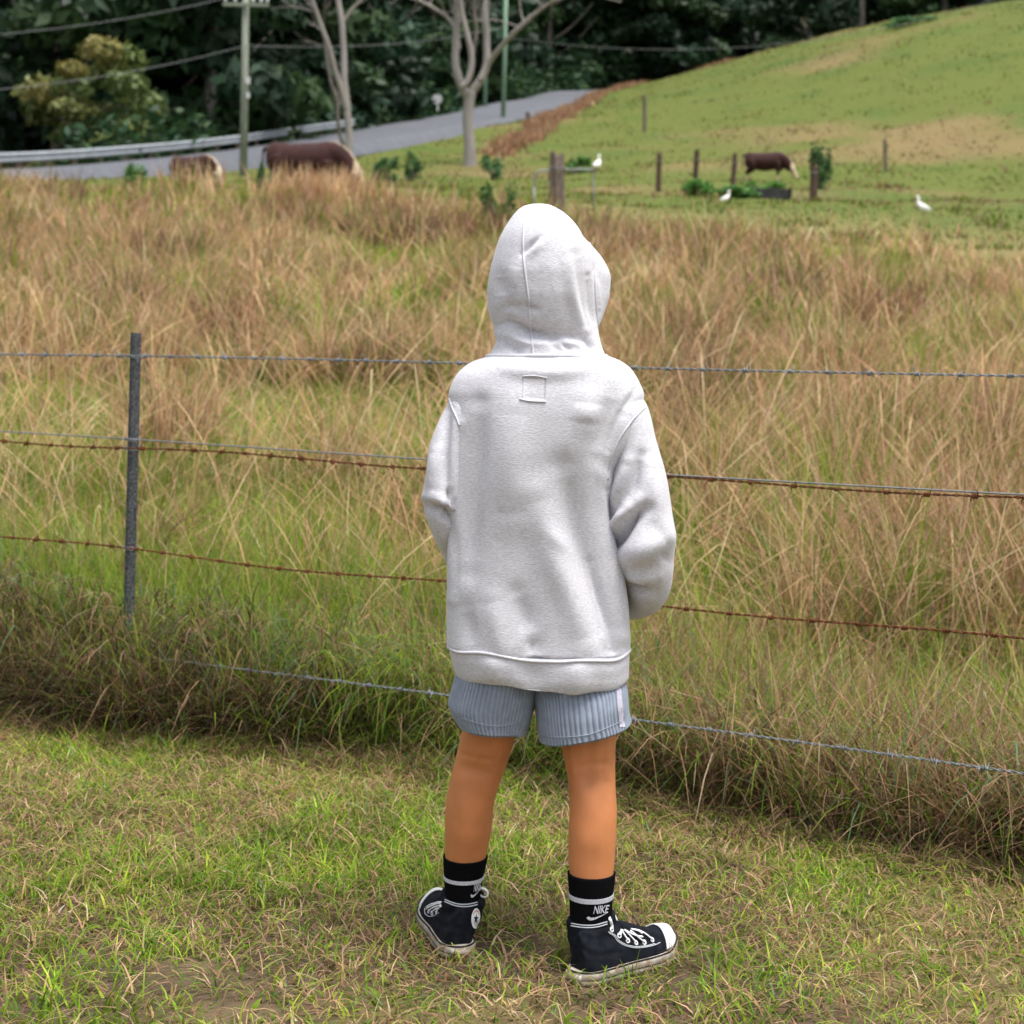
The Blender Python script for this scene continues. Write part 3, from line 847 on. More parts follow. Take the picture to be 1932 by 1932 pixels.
# ---- socks
def sock(rows, top_tilt=0):
    G = leg_rings(rows, 40, 72)
    Nn = grid_normals(outward(G)); G = outward(G)
    n = G.shape[1]
    ribs = (np.abs(np.sin(np.arange(n)/n*36*math.pi*2/2))*.0007)[None, :, None]
    return G + grid_normals(G)*(.0028+ribs)
def sub(rows, y0, y1, grow=0):
    r = np.array(rows, float); k = np.linspace(y0, y1, 14)
    return [[y]+[float(crom(r[:, 0], r[:, j], y)) for j in range(1, 6)] for y in k]
def build_sock(rows, y0, y1, s0, s1, name_label):
    G = sock(sub(rows, y0, y1))
    V, F = loft(G)
    so = mobj('sock', V, F, M['sock'], person); so['label'] = name_label
    G2 = sock(sub(rows, s0, s1)); G2 = G2 + grid_normals(G2)*.0009
    # broken, knitted stripe
    V2, F2 = loft(G2)
    mobj('sock_stripe', V2, F2, M['knit_white'], so)
    return so, bvh_of(V, F)
sockL, bsL = build_sock(LL, 1615, 1722, 1650, 1657, 'black sock with a white stripe, on the left foot')
sockR, bsR = build_sock(RL, 1645, 1765, 1683, 1692, 'black sock with a white stripe, on the right foot')

# lettering knitted into the socks
def text_mesh(txt, shear=0.0):
    cu = bpy.data.curves.new('t', 'FONT'); cu.body = txt; cu.size = 1; cu.shear = shear; cu.offset = 0.02; cu.resolution_u = 3
    o = bpy.data.objects.new('t', cu); COL.objects.link(o)
    dg = bpy.context.evaluated_depsgraph_get(); ev = o.evaluated_get(dg); me = ev.to_mesh()
    bm = bmesh.new(); bm.from_mesh(me)
    bmesh.ops.triangulate(bm, faces=bm.faces)
    bmesh.ops.subdivide_edges(bm, edges=bm.edges, cuts=1, use_grid_fill=True)
    bmesh.ops.triangulate(bm, faces=bm.faces)
    V = np.array([v.co[:2] for v in bm.verts]); F = np.array([[v.index for v in f.verts] for f in bm.faces])
    bm.free(); ev.to_mesh_clear(); bpy.data.objects.remove(o); bpy.data.curves.remove(cu)
    V = (V-V.min(0))/(V.max(0)-V.min(0))
    return V, F
def decal(name, bvh, UV, F, mapper, off, matl, parent):
    P = np.zeros((len(UV), 3)); ok = np.zeros(len(UV), bool)
    for i, (u_, v_) in enumerate(UV):
        x, y = mapper(u_, v_); h = ray(bvh, x, y)
        if h[0] is None: continue
        n_ = h[1]; d = (h[0]-Vector((0, 0, CAMZ))).normalized()
        if n_.dot(d) > 0: n_ = -n_
        P[i] = h[0]+n_*off; ok[i] = True
    F = F[ok[F].all(1)]
    if len(F) == 0: return None
    keep = np.unique(F); re = -np.ones(len(UV), int); re[keep] = np.arange(len(keep))
    return mobj(name, P[keep], re[F], matl, parent, smooth=False)
TN, TF = text_mesh('NIKE', 0.35)
swx = np.array([0, .04, .14, .3, .55, 1.0]); 
def swoosh():
    n = 24; t = np.linspace(0, 1, n)
    lo = np.interp(t, [0, .08, .2, .4, .7, 1], [.42, .10, .0, .12, .52, 1.0]); hi = np.interp(t, [0, .08, .2, .4, .7, 1], [.46, .62, .42, .40, .66, 1.01])
    V = np.vstack([np.c_[t, lo], np.c_[t, hi]]); F = np.array([[i, i+1, n+i+1] for i in range(n-1)]+[[i, n+i+1, n+i] for i in range(n-1)])
    return V, F
SN, SF = swoosh()
quad = lambda x0, y0, dxu, dyu, h_: (lambda u_, v_: (x0+dxu*u_, y0+dyu*u_-h_*v_))
decal('knit_lettering', bsR, TN, TF, quad(1119, 1724, 30, -2, 15), .0011, M['knit_white'], sockR)
decal('knit_swoosh', bsR, SN, SF, quad(1107, 1737, 40, -3, 13), .0011, M['knit_white'], sockR)
decal('knit_lettering', bsL, TN, TF, quad(893, 1683, 14, -4, 16), .0011, M['knit_white'], sockL)
decal('knit_swoosh', bsL, SN, SF, quad(887, 1694, 18, -4, 12), .0011, M['knit_white'], sockL)

# ---- shoes (local: x right, y to the toe, z up; heel at y=0)
SL = 0.236
def half_w(u_):
    u_ = np.asarray(u_, float)
    w_ = crom([0, .16, .4, .7, .86, 1], [.027, .029, .029, .0365, .0365, .032], u_)
    a = np.where(u_ < .13, np.sqrt(np.clip(1-((.13-u_)/.13)**2, 0, 1)), 1)
    b = np.where(u_ > .74, np.clip(1-((u_-.74)/.26)**2.3, 0, 1)**(1/2.3), 1)
    return w_*a*b
def shift_x(u_, side):   # side=+1 right foot: toes bend inwards (-x)
    return side*crom([0, .4, .75, 1], [0, .003, .0, -.008], u_)
def outline(side, grow, n=90, u0=0.0, u1=1.0):
    ph = np.linspace(0, math.pi, n//2)
    u_ = u0+(u1-u0)*(.5-.5*np.cos(ph))
    w_ = half_w(u_)
    r = np.c_[shift_x(u_, side)+w_, u_*SL]; l = np.c_[shift_x(u_, side)-w_, u_*SL][::-1]
    O = np.vstack([r, l[1:-1]])
    c = np.array([0, SL*.5])
    T_ = np.roll(O, -1, 0)-np.roll(O, 1, 0); T_ /= np.linalg.norm(T_, axis=1, keepdims=True)+1e-9
    return O + np.stack([T_[:, 1], -T_[:, 0]], -1)*grow
def top_h(u_): return crom([0, .2, .38, .5, .62, .74, .86, .95, 1], [.10, .10, .092, .080, .068, .058, .053, .048, .037], u_)
def make_shoe(side, heel, ang, leg, label):
    c_, s_ = math.cos(ang), math.sin(ang)     # ang>0 turns the toe to the right
    rot = np.array([[c_, s_, 0], [-s_, c_, 0], [0, 0, 1]])
    place = lambda V_: V_ @ rot.T + heel
    shoe = empty('shoe', heel, label, parent=person)
    # canvas upper: forefoot loaf + ankle shaft fused
    us = np.linspace(.035, .985, 46); th = np.linspace(0, 2*math.pi, 44, endpoint=False)
    G = []
    for u_ in us:
        w_ = float(half_w(u_))*0.985; h_ = float(min(top_h(u_), .085)); zc = .024
        x = np.sign(np.cos(th))*np.abs(np.cos(th))**(2/2.3)*w_
        narrow = 1-.45*np.clip(np.sin(th), 0, 1)**1.2*(1 if u_ < .8 else .6)
        up_ = np.abs(np.sin(th))**(2/2.1)
        z = np.where(np.sin(th) > 0, zc+up_*(h_-zc), zc-up_*(zc-.008))
        G.append(np.c_[x*narrow+float(shift_x(u_, side)), np.full(len(th), u_*SL), z])
    parts = [loft(np.array(G))]
    lx, ly = (c_*(leg[0]-heel[0])-s_*(leg[1]-heel[1]), s_*(leg[0]-heel[0])+c_*(leg[1]-heel[1]))
    zz = np.linspace(.012, .0955, 24)
    G = []
    for z in zz:
        f_ = z/.091
        g_ = float(sstep(.1, .9, f_)); hy = float(crom([0, .5, .8, 1.05], [.060, .050, .044, .0425], f_))
        yc = (.064)*(1-g_)+ly*g_; xc = lx*g_; yb, yf = yc-hy, yc+hy
        wx = crom([0, .3, .7, 1.05], [.030, .033, .0375, .0395], f_)
        G.append(np.c_[np.sign(np.cos(th))*np.abs(np.cos(th))**.95*wx+xc, (yb+yf)/2+np.sin(th)*(yf-yb)/2, z+np.zeros(len(th)) + (.006*np.sin(th)*f_**3)])
    parts.append(loft(np.array(G)))
    V, F = merge(parts)
    V, F = remesh(V, F, .0028, smooth=8)
    # soft canvas creases at the ankle bend
    V = V + np.c_[0*V[:, 0], 0*V[:, 0], 0*V[:, 0]]
    d = .0014*np.sin(V[:, 2]*260+V[:, 1]*120+2*np.sin(V[:, 1]*60))*sstep(.035, .05, V[:, 2])*(1-sstep(.085, .1, V[:, 2]))
    V[:, 0] += d*np.sign(V[:, 0])
    Vw = place(V)
    mobj('canvas_upper', Vw, F, M['canvas'], shoe)
    bv = bvh_of(Vw, F)
    # rubber sole with a thicker toe bumper
    def ringz(z, g, extra=0): 
        O = outline(side, g); u_ = O[:, 1]/SL
        zz_ = z + extra*sstep(.80, .97, u_)*1.0 + .004*sstep(.75, 1.0, u_)*(z < .01)
        return np.c_[O, zz_]
    G = np.array([ringz(.0005, -.004), ringz(.0, .0015), ringz(.003, .0042), ringz(.008, .0048), ringz(.0105, .0040), ringz(.012, .0048), ringz(.018, .0050, .005), ringz(.0215, .0045, .010), ringz(.0230, .0030, .013), ringz(.0230, -.003, .013)])
    V, F = loft(G); V = place(V)
    mobj('rubber_sole', V, F, M['rubber'], shoe)
    sole_bv = bvh_of(V, F)
    O = np.c_[outline(side, .0035), 0*outline(side, 0)[:, 0]]
    u_ = O[:, 1]/SL; O[:, 2] = .0230+.013*sstep(.80, .97, u_)
    V, F = tube(place(np.vstack([O, O[:1]])), .0016, 6, caps=(False, False)); mobj('sole_line', V, F, M['blackline'], shoe)
    O[:, 2] = .0108; O[:, :2] = outline(side, .0042)
    V, F = tube(place(np.vstack([O, O[:1]])), .0010, 6, caps=(False, False)); mobj('sole_groove', V, F, M['blackline'], shoe)
    # toe cap
    us = np.linspace(.825, .995, 22); G = []
    ph = np.linspace(0, math.pi, 30)
    for u_ in us:
        w_ = float(half_w(u_))*1.0+.0012; h_ = float(top_h(u_))+.0022; zc = .026
        narrow = 1-.32*np.sin(ph)**1.2
        G.append(np.c_[np.sign(np.cos(ph))*np.abs(np.cos(ph))**(2/2.3)*w_*narrow+float(shift_x(u_, side)), np.full(30, u_*SL+.0008-.010*(1-np.sin(ph))*(u_ < .9)*(.9-u_)/.075), zc+np.abs(np.sin(ph))**(2/2.1)*(h_-zc)])
    G = np.array(G)
    oc = mobj('toe_cap', place(G.reshape(-1, 3)), grid_faces(*G.shape[:2], closed=False, flip=False), M['cap'], shoe)
    mm = oc.modifiers.new('t', 'SOLIDIFY'); mm.thickness = .0025; mm.offset = 0
    bvt = BVHTree.FromPolygons([tuple(v) for v in place(G.reshape(-1, 3))], [tuple(int(i) for i in f) for f in grid_faces(*G.shape[:2], closed=False)])
    # heel label
    hb = [(-.014, -.002, .008), (.014, -.002, .008)]
    ps = []
    for k in range(13):
        a = -.6+1.2*k/12; uu_ = .13-.13*math.cos(a)
        x = .0322*math.sin(a)*1.0; y = .0305-.0362*math.cos(a)
        ps.append((x, y))
    ps = np.array(ps)
    G = np.array([np.c_[ps, np.full(13, z)] for z in (.006, .019)])
    V = place(G.reshape(-1, 3)); hl = mobj('heel_label', V, grid_faces(2, 13, closed=False), M['rubber'], shoe)
    mm = hl.modifiers.new('t', 'SOLIDIFY'); mm.thickness = .0022; mm.offset = 0
    bh = BVHTree.FromPolygons([tuple(v) for v in V], [tuple(int(i) for i in f) for f in grid_faces(2, 13, closed=False)])
    return shoe, bv, place, sole_bv, bvt, bh

heelR = np.array([.122, 2.650, -0.001]); heelL = np.array([-.069, 2.750, -0.001])
legc = lambda a, b, y, Y_: W((a+b)/2, y, Y_)[:2]
shoeR, bvR, plR, soleR, bvtR, bhR = make_shoe(1, heelR, R(50), legc(1080, 1150, 1745, 2.708), 'black canvas high-top shoe pointing right')
shoeL, bvL, plL, soleL, bvtL, bhL = make_shoe(-1, heelL, R(-15), legc(842, 904, 1705, 2.806), 'black canvas high-top shoe pointing away to the left')

def zr(x, y): return (1036.3+.1364*x, 1633.5+.1364*y)      # enlarged view of the right shoe
def zl(x, y): return (772.8+.12275*x, 1598.3+.12275*y)     # enlarged view of the left shoe
def surf_path(bvh, pts, off, n=20):
    P = spline(np.c_[np.asarray(pts, float), np.zeros(len(pts))], n)[:, :2]; out = []
    for x, y in P:
        h = ray(bvh, x, y)
        if h[0] is None: continue
        n_ = h[1]; d = (h[0]-Vector((0, 0, CAMZ))).normalized()
        if n_.dot(d) > 0: n_ = -n_
        out.append(np.array(h[0]+n_*off))
    return np.array(out)
def lace(bvh, pts, shoe, r=.0026, off=.0016):
    p = surf_path(bvh, pts, off, 14)
    if len(p) < 4: return
    p = spline(p[::2] if len(p) > 8 else p, 16)
    V, F = tube(p, r, 8, flat=.55); mobj('lace', V, F, M['lace'], shoe)
def eyelet(bvh, x, y, shoe, r=.0034):
    h = ray(bvh, x, y)
    if h[0] is None: return
    n_ = h[1].normalized(); d = (h[0]-Vector((0, 0, CAMZ))).normalized()
    if n_.dot(d) > 0: n_ = -n_
    q = n_.to_track_quat('Z', 'Y').to_matrix()
    th = np.linspace(0, 2*math.pi, 15)
    ring = np.c_[r*np.cos(th), r*np.sin(th), 0*th] @ np.array(q).T + np.array(h[0]+n_*.0006)
    V, F = tube(ring, .0013, 6, caps=(False, False)); mobj('eyelet', V, F, M['lace'], shoe)
# right shoe details
for e in ((860, 885), (968, 965), (1085, 1035), (1197, 1066), (1312, 1060), (1420, 1024)): eyelet(bvR, *zr(*e), shoeR)
for l in ([(1415, 1018), (1320, 945), (1230, 900), (1160, 885)], [(1305, 1052), (1240, 1000), (1160, 930), (1100, 890)], [(1190, 1058), (1120, 980), (1060, 910), (1020, 880)], [(1080, 1028), (1040, 970), (1000, 910), (970, 880)], [(965, 958), (985, 915), (1010, 885)], [(858, 878), (852, 810), (830, 735), (820, 690)], [(1040, 885), (1130, 935), (1230, 975), (1300, 985)], [(1130, 880), (1220, 905), (1290, 950)]):
    lace(bvR, [zr(*p) for p in l], shoeR)
surf_tube('stitching', bvR, [zr(*p) for p in ((825, 930), (895, 972), (945, 1045), (1050, 1105), (1200, 1135), (1350, 1122), (1470, 1092), (1530, 1062))], .0009, M['thread'], shoeR, 60, .5)
surf_tube('stitching', bvR, [zr(*p) for p in ((815, 915), (905, 958), (960, 1032), (1060, 1090), (1200, 1119), (1350, 1106), (1460, 1078))], .0009, M['thread'], shoeR, 60, .5)
surf_tube('stitching', bvR, [zr(*p) for p in ((305, 800), (430, 822), (560, 828), (680, 812), (800, 775))], .0010, M['thread'], shoeR, 40, .5)
surf_tube('stitching', bvR, [zr(*p) for p in ((300, 830), (430, 852), (560, 858), (680, 842), (800, 805))], .0010, M['thread'], shoeR, 40, .5)
def loop3(pts, Ys, shoe, r=.0024):
    P = np.array([W(x, y, Y_) for (x, y), Y_ in zip(pts, Ys)])
    V, F = tube(spline(P, 30), r, 8, flat=.6); mobj('lace_loop', V, F, M['lace'], shoe)
loop3([zr(*p) for p in ((815, 690), (838, 612), (885, 660), (930, 760), (950, 835), (935, 800), (870, 690), (825, 700))], (2.735, 2.735, 2.735, 2.735, 2.735, 2.74, 2.745, 2.745), shoeR)
# left shoe details
for e in ((285, 930), (300, 990), (350, 1015), (420, 995)): eyelet(bvL, *zl(*e), shoeL, .003)
for l in ([(270, 960), (330, 915), (420, 880), (500, 860)], [(295, 1000), (350, 950), (430, 910), (505, 885)], [(345, 1018), (390, 965), (450, 930), (505, 905)], [(415, 1005), (440, 960), (480, 930)], [(270, 925), (340, 880), (430, 855), (510, 845)]):
    lace(bvL, [zl(*p) for p in l], shoeL, .0024)
surf_tube('stitching', bvL, [zl(*p) for p in ((235, 940), (240, 1020), (300, 1065), (380, 1055), (450, 1010))], .0009, M['thread'], shoeL, 40, .5)
surf_tube('stitching', bvL, [zl(*p) for p in ((545, 805), (640, 850), (760, 880), (900, 880), (1040, 850))], .0010, M['thread'], shoeL, 40, .5)
surf_tube('stitching', bvL, [zl(*p) for p in ((540, 835), (640, 880), (760, 912), (900, 914), (1040, 884))], .0010, M['thread'], shoeL, 40, .5)
loop3([zl(*p) for p in ((1060, 720), (1130, 765), (1190, 755), (1200, 690), (1150, 640), (1075, 630), (1060, 650))], (2.80, 2.79, 2.785, 2.785, 2.785, 2.79, 2.80), shoeL)
loop3([zl(*p) for p in ((1060, 860), (1085, 900), (1105, 935))], (2.79, 2.785, 2.785), shoeL)
# round ankle patch with a star on the inner side of the left shoe
def disc(n=36, rings=5):
    V = [[.5, .5]]; F = []
    for k in range(1, rings+1):
        for i in range(n):
            a = 2*math.pi*i/n; V.append([.5+.5*k/rings*math.cos(a), .5+.5*k/rings*math.sin(a)])
    for i in range(n): F.append([0, 1+i, 1+(i+1) % n])
    for k in range(rings-1):
        for i in range(n):
            a, b = 1+k*n+i, 1+k*n+(i+1) % n; c, d = a+n, b+n; F += [[a, c, d], [a, d, b]]
    return np.array(V), np.array(F)
def star():
    V = [[.5, .5]]; F = []
    for i in range(10):
        a = math.pi/2+i*math.pi/5; r = .27 if i % 2 == 0 else .11
        V.append([.5+r*math.cos(a), .5+r*math.sin(a)])
    for i in range(10): F.append([0, 1+i, 1+(i+1) % 10])
    V, F = np.array(V), np.array(F)
    return V, F
def patch_map(u_, v_):
    return zl(945+130*u_+20*(v_-.5), 1250-315*v_)
DV, DF = disc()
decal('ankle_patch', bvL, DV, DF, patch_map, .0014, M['cap'], shoeL)
SV, SF2 = star(); decal('patch_star', bvL, SV, SF2, patch_map, .0022, M['navy'], shoeL)
def arc(a0, a1, r0, r1, n=16):
    V = []; F = []
    for i in range(n+1):
        a = a0+(a1-a0)*i/n
        V += [[.5+r0*math.cos(a), .5+r0*math.sin(a)], [.5+r1*math.cos(a), .5+r1*math.sin(a)]]
    for i in range(n): F += [[2*i, 2*i+1, 2*i+3], [2*i, 2*i+3, 2*i+2]]
    return np.array(V), np.array(F)
CT, CF = text_mesh('CONVERSE')
ca = (R(150)+(R(30)-R(150))*CT[:, 0]); cr = .32+.11*CT[:, 1]
decal('patch_lettering', bvL, np.c_[.5+cr*np.cos(ca), .5+cr*np.sin(ca)], CF, patch_map, .0022, M['red'], shoeL)
AT, AF = text_mesh('ALL STAR')
decal('heel_lettering', bhL, AT, AF, lambda u_, v_: zl(690+170*u_, 1690-55*v_+6*math.sin(u_*3)), .0016, M['blackline'], shoeL)
# ------------------------------------------------------------------ fence
M['steel_post'] = mat('speckled_dark_post', (0.035, 0.038, 0.042), rough=0.75, spec=0.3, var=0.25, scale=150, col2=(0.11, 0.115, 0.12), bump=0.0006, bscale=300)
M['galv'] = mat('galvanised_wire', (0.20, 0.215, 0.23), rough=0.55, spec=0.4, metal=0.3, var=0.3, scale=200)
M['rust'] = mat('rusty_wire', (0.10, 0.032, 0.016), rough=0.9, spec=0.2, var=0.4, scale=150, col2=(0.16, 0.055, 0.022), bump=0.0005, bscale=600)
def fence_pt(px, py):
    w = W(px, py, 1.0); kx, kz = w[0], w[2]-CAMZ
    t = (kx*FA[1]-FA[0])/(FD[0]-kx*FD[1])
    p = FA+t*FD
    return t, CAMZ+kz*p[1]
fence = empty('wire_fence', (FA[0], FA[1], 0), 'barbed wire fence with one dark steel post in front of tall grass', 'fence')
def picket(t, top):
    p = FA+t*FD
    prof = []
    for k in range(3):
        a = math.pi/2 + math.pi + k*2*math.pi/3
        d = np.array([math.cos(a), math.sin(a)]); n = np.array([-d[1], d[0]])
        w_ = .0165 if k else .017
        prof += [d*.0045+n*.0042*0-0*n + (-n)*.0045, d*w_-n*.0028, d*w_+n*.0028]
    prof = np.array(prof)*1.0
    zs = np.linspace(-.35, top, 24)
    G = np.array([np.c_[prof+p+np.array([0.006*(z-.5), 0.0]), np.full(len(prof), z)] for z in zs])
    V, F = loft(G)
    po = mobj('post', V, F, M['steel_post'], fence, smooth=False)
    return po
post_t = fence_pt(254, 628)
picket(fence_pt(252, 700)[0], post_t[1])
picket(-4.1, 1.1); picket(4.3, 1.1)

# one barb: a short coil round the wire with two crossed points
def barb_mesh(seed, matl):
    r_ = np.random.default_rng(seed)
    a = np.linspace(0, 2.2*2*math.pi, 26)
    coil = np.c_[(a/a[-1]-.5)*.011, .0042*np.cos(a), .0042*np.sin(a)]
    p0 = np.array([[-.0055, .0042, 0], [-.0065, .0075, .004], [-.008-.002*r_.random(), .013, .010+.004*r_.random()]])
    p1 = np.array([[.0055, .0042*math.cos(a[-1]), .0042*math.sin(a[-1])], [.0065, -.006, -.004], [.008, -.011, -.011-.003*r_.random()]])
    V, F = merge([tube(coil, .0014, 5), tube(p0, [.0014, .0012, .0004], 5), tube(p1, [.0014, .0012, .0004], 5)])
    me = make_mesh('barb', V, F); me.materials.append(matl); return me
def wire(name, a, b, matl, barbed, seed, label):
    t0, z0 = fence_pt(*a); t1, z1 = fence_pt(*b)
    ts = np.arange(-4.1, 4.3, .006)
    zz = z0+(z1-z0)*(ts-t0)/(t1-t0) + .004*np.sin(ts*1.7+seed) + (.006*np.sin(ts*5+seed*2) if matl is M['rust'] else 0)
    P = np.c_[FA[0]+ts*FD[0]-FN[0]*.022, FA[1]+ts*FD[1]-FN[1]*.022, zz]
    if barbed:
        ph = ts/.042*2*math.pi
        n = np.array([FN[0], FN[1], 0]); up = np.array([0, 0, 1.0])
        sel = slice(None, None, 1)
        parts = []
        for k in (0, math.pi):
            Q = P + (np.cos(ph+k)[:, None]*n+np.sin(ph+k)[:, None]*up)*.0017
            parts.append(tube(Q, .0014, 5))
        V, F = merge(parts)
    else:
        V, F = tube(P[::8], .0019, 6)
    wo = mobj(name, V, F, matl, fence); wo['label'] = label
    # soft tie wire twisted round the post
    tp = fence_pt(252, 700)[0]; q0 = np.array([np.interp(tp, ts, P[:, j]) for j in range(3)]); a_ = np.linspace(0, 4*math.pi, 40)
    c3 = np.array([FA[0]+tp*FD[0], FA[1]+tp*FD[1], q0[2]])
    tie = c3 + np.stack([np.cos(a_)*FD[0]*.020-np.sin(a_)*FN[0]*.024, np.cos(a_)*FD[1]*.020-np.sin(a_)*FN[1]*.024, (a_/a_[-1]-.5)*.012], -1)
    V, F = tube(tie, .0011, 5); mobj('tie_wire', V, F, M['galv'], fence)
    if barbed:
        meshes = [barb_mesh(k+seed*10, matl) for k in range(4)]
        r_ = np.random.default_rng(seed); t = -1.35+.05*r_.random(); i = 0
        ax = Matrix(((FD[0], FN[0], 0), (FD[1], FN[1], 0), (0, 0, 1)))
        while t < 2.75:
            q = [np.interp(t, ts, P[:, j]) for j in range(3)]
            o = bpy.data.objects.new('barb', meshes[i % 4])
            o.matrix_world = Matrix.Translation(q) @ (ax.to_4x4() @ Matrix.Rotation(r_.random()*6.28, 4, 'X') @ Matrix.Scale(.9+.3*r_.random(), 4))
            link(o, wo); i += 1
            t += .097+.012*r_.standard_normal()*.5
    return wo
wire('barbed_wire', (163, 672), (1768, 703), M['galv'], True, 1, 'topmost galvanised barbed wire')
wire('plain_wire', (163, 825), (1768, 922), M['galv'], False, 2, 'plain galvanised wire')
wire('barbed_wire', (163, 840), (1768, 929), M['rust'], True, 3, 'rusty barbed wire just below the plain wire')
wire('barbed_wire', (163, 1025), (1768, 1193), M['rust'], True, 4, 'lower rusty barbed wire')
wire('barbed_wire', (163, 1218), (1768, 1433), M['galv'], True, 5, 'lowest galvanised barbed wire')

# ------------------------------------------------------------------ guard rail beside the road
M['rail'] = mat('weathered_galvanised_rail', (0.33, 0.36, 0.38), rough=0.55, spec=0.4, metal=0.25, var=0.15, scale=3)
M['timber'] = mat('weathered_timber', (0.13, 0.10, 0.085), rough=0.95, spec=0.1, var=0.35, scale=12, stretch=(3, 3, .4), bump=0.01, bscale=25, col2=(0.20, 0.16, 0.13))
M['timber_dark'] = mat('dark_weathered_timber', (0.10, 0.065, 0.05), rough=0.95, spec=0.1, var=0.35, scale=12, stretch=(3, 3, .4), bump=0.008, bscale=25)
gi = [i for i in range(len(left)) if 40 < left[i, 1] < 97]
gp = np.array([[left[i, 0]-Nr[i, 0]*.45, left[i, 1]-Nr[i, 1]*.45, RG[i, 1, 2]-.12] for i in gi])
gp = spline(gp, 90)
grail = empty('guard_rail', gp[45], 'long steel guard rail along the far edge of the road', 'guard rail')
gT = np.gradient(gp, axis=0); gN = np.stack([gT[:, 1], -gT[:, 0]], -1); gN /= np.linalg.norm(gN, axis=1, keepdims=True)
prof = [(.0, .38), (.07, .43), (.07, .50), (.0, .555), (.0, .60), (.07, .655), (.07, .73), (.0, .79)]
pr = prof + [(a-.03, b) for a, b in prof[::-1]]
G = np.array([[[p[0]+n[0]*a, p[1]+n[1]*a, p[2]+b] for a, b in pr] for p, n in zip(gp, gN)])
V, F = loft(G); mobj('rail_beam', V, F, M['rail'], grail, smooth=False)
pm = None
for k in range(1, 90, 3):
    p = gp[k]-np.r_[gN[k]*.13, 0]
    if pm is None:
        V, F = box((0, 0, .15), (.15, .15, 1.25)); pm = make_mesh('rail_post', V, F, smooth=False); pm.materials.append(M['timber'])
    o = bpy.data.objects.new('rail_post', pm); o.matrix_world = Matrix.Translation(p); link(o, grail)

# ------------------------------------------------------------------ poles, lines, sign
M['pole'] = mat('lichened_pole', (0.23, 0.25, 0.20), rough=0.95, spec=0.1, var=0.25, scale=6, stretch=(2, 2, .3), bump=0.01, bscale=15)
M['green_pole'] = mat('green_painted_pole', (0.22, 0.34, 0.24), rough=0.8, spec=0.2, var=0.2, scale=4, stretch=(2, 2, .3))
M['ceramic'] = mat('pale_insulator', (0.6, 0.6, 0.6), rough=0.3)
M['line'] = mat('power_line_cable', (0.16, 0.165, 0.165), rough=0.7)
M['sign'] = mat('sign_back', (0.55, 0.56, 0.55), rough=0.6, var=0.08, scale=5)
def gpt(px, Y):
    x = (px-HX)*Y/FPX
    # undo the camera roll for a ground point
    for _ in range(3):
        z = float(ground(x, Y)); zz = (z-CAMZ)/Y*FPX
        x = ((px-HX)-zz*SA)/CA*Y/FPX
    return np.array([x, Y, float(ground(x, Y))])
b = gpt(459, 66); top = W(464, -6, 66)
up1 = empty('utility_pole', b, 'grey power pole with a crossarm, in front of the guard rail', 'pole')
V, F = tube(np.array([[b[0], 66, b[2]-.5], [(b[0]+top[0])/2, 66, (b[2]+top[2])/2], top]), [.17, .15, .13], 14); mobj('pole_shaft', V, F, M['pole'], up1)
ca_ = W(464, 9, 65.8); V, F = box(ca_, (1.9, .12, .13)); arm = mobj('crossarm', V, F, M['pole'], up1, smooth=False)
for dx in (-.85, -.45, .3, .62, .88):
    V, F = tube(ca_+np.array([[dx, 0, .05], [dx, 0, .12], [dx, 0, .14], [dx, 0, .26]]), [.03, .04, .07, .05], 10); mobj('insulator', V, F, M['ceramic'], up1)
for yy, s_ in ((152, .16), (180, .13)):
    V, F = box(W(468, yy, 65.75), (s_, .14, s_*1.8)); mobj('junction_box', V, F, M['sign'], up1, smooth=False)
def gpole(px, Y, lab, topz=7.5, r=.15):
    b = gpt(px, Y)
    e = empty('utility_pole', b, lab, 'pole')
    V, F = tube(np.array([b-[0, 0, .5], b+[.02, 0, topz/2], b+[.04, 0, topz]]), [r, r*.9, r*.8], 12); mobj('pole_shaft', V, F, M['green_pole'], e)
    V, F = box(b+[.04, -.1, topz-.3], (1.8, .1, .12)); mobj('crossarm', V, F, M['pole'], e, smooth=False)
    for dx in (-.8, -.4, .4, .8):
        V, F = tube(b+np.array([[dx+.04, -.1, topz-.24], [dx+.04, -.1, topz-.1]]), .05, 8); mobj('insulator', V, F, M['ceramic'], e)
    return b+[.04, 0, topz]
tp1 = gpole(949, 110, 'pale green pole right of the bare forked tree', 10.5, .17)
tp2 = gpole(914, 130, 'pale green pole half hidden behind the forked tree', 10.0, .17)
def line(a, b, sag, lab, r=.014):
    a, b = np.asarray(a, float), np.asarray(b, float)
    t = np.linspace(0, 1, 30)[:, None]
    P = a*(1-t)+b*t; P[:, 2] -= sag*4*(t*(1-t))[:, 0]
    V, F = tube(P, r, 6); o = mobj('power_line', V, F, M['line']); tag(o, lab, 'cable', 'overhead lines'); return o
line(W(463, 86, 65.8), W(-40, 172, 55), .25, 'lower overhead line running left from the grey power pole')
line(W(463, 86, 65.8), W(951, 50, 109.7), .5, 'lower overhead line between the grey pole and green pole', .018)
line(ca_+[-.85, 0, .26], W(-40, 68, 56), .2, 'upper overhead line running left from the crossarm')
line(W(951, 70, 109.7), W(1990, -40, 118), 2.6, 'dark overhead line crossing the forest above the ridge', .018)
b = gpt(825, 121); c0 = W(825, 187, 121)
sg = empty('road_sign', b, 'small round sign seen from the back beside the road', 'sign')
V, F = tube(np.array([b-[0, 0, .3], [b[0], b[1], c0[2]+.3]]), .045, 8); mobj('sign_post', V, F, M['sign'], sg)
th = np.linspace(0, 2*math.pi, 28, endpoint=False)
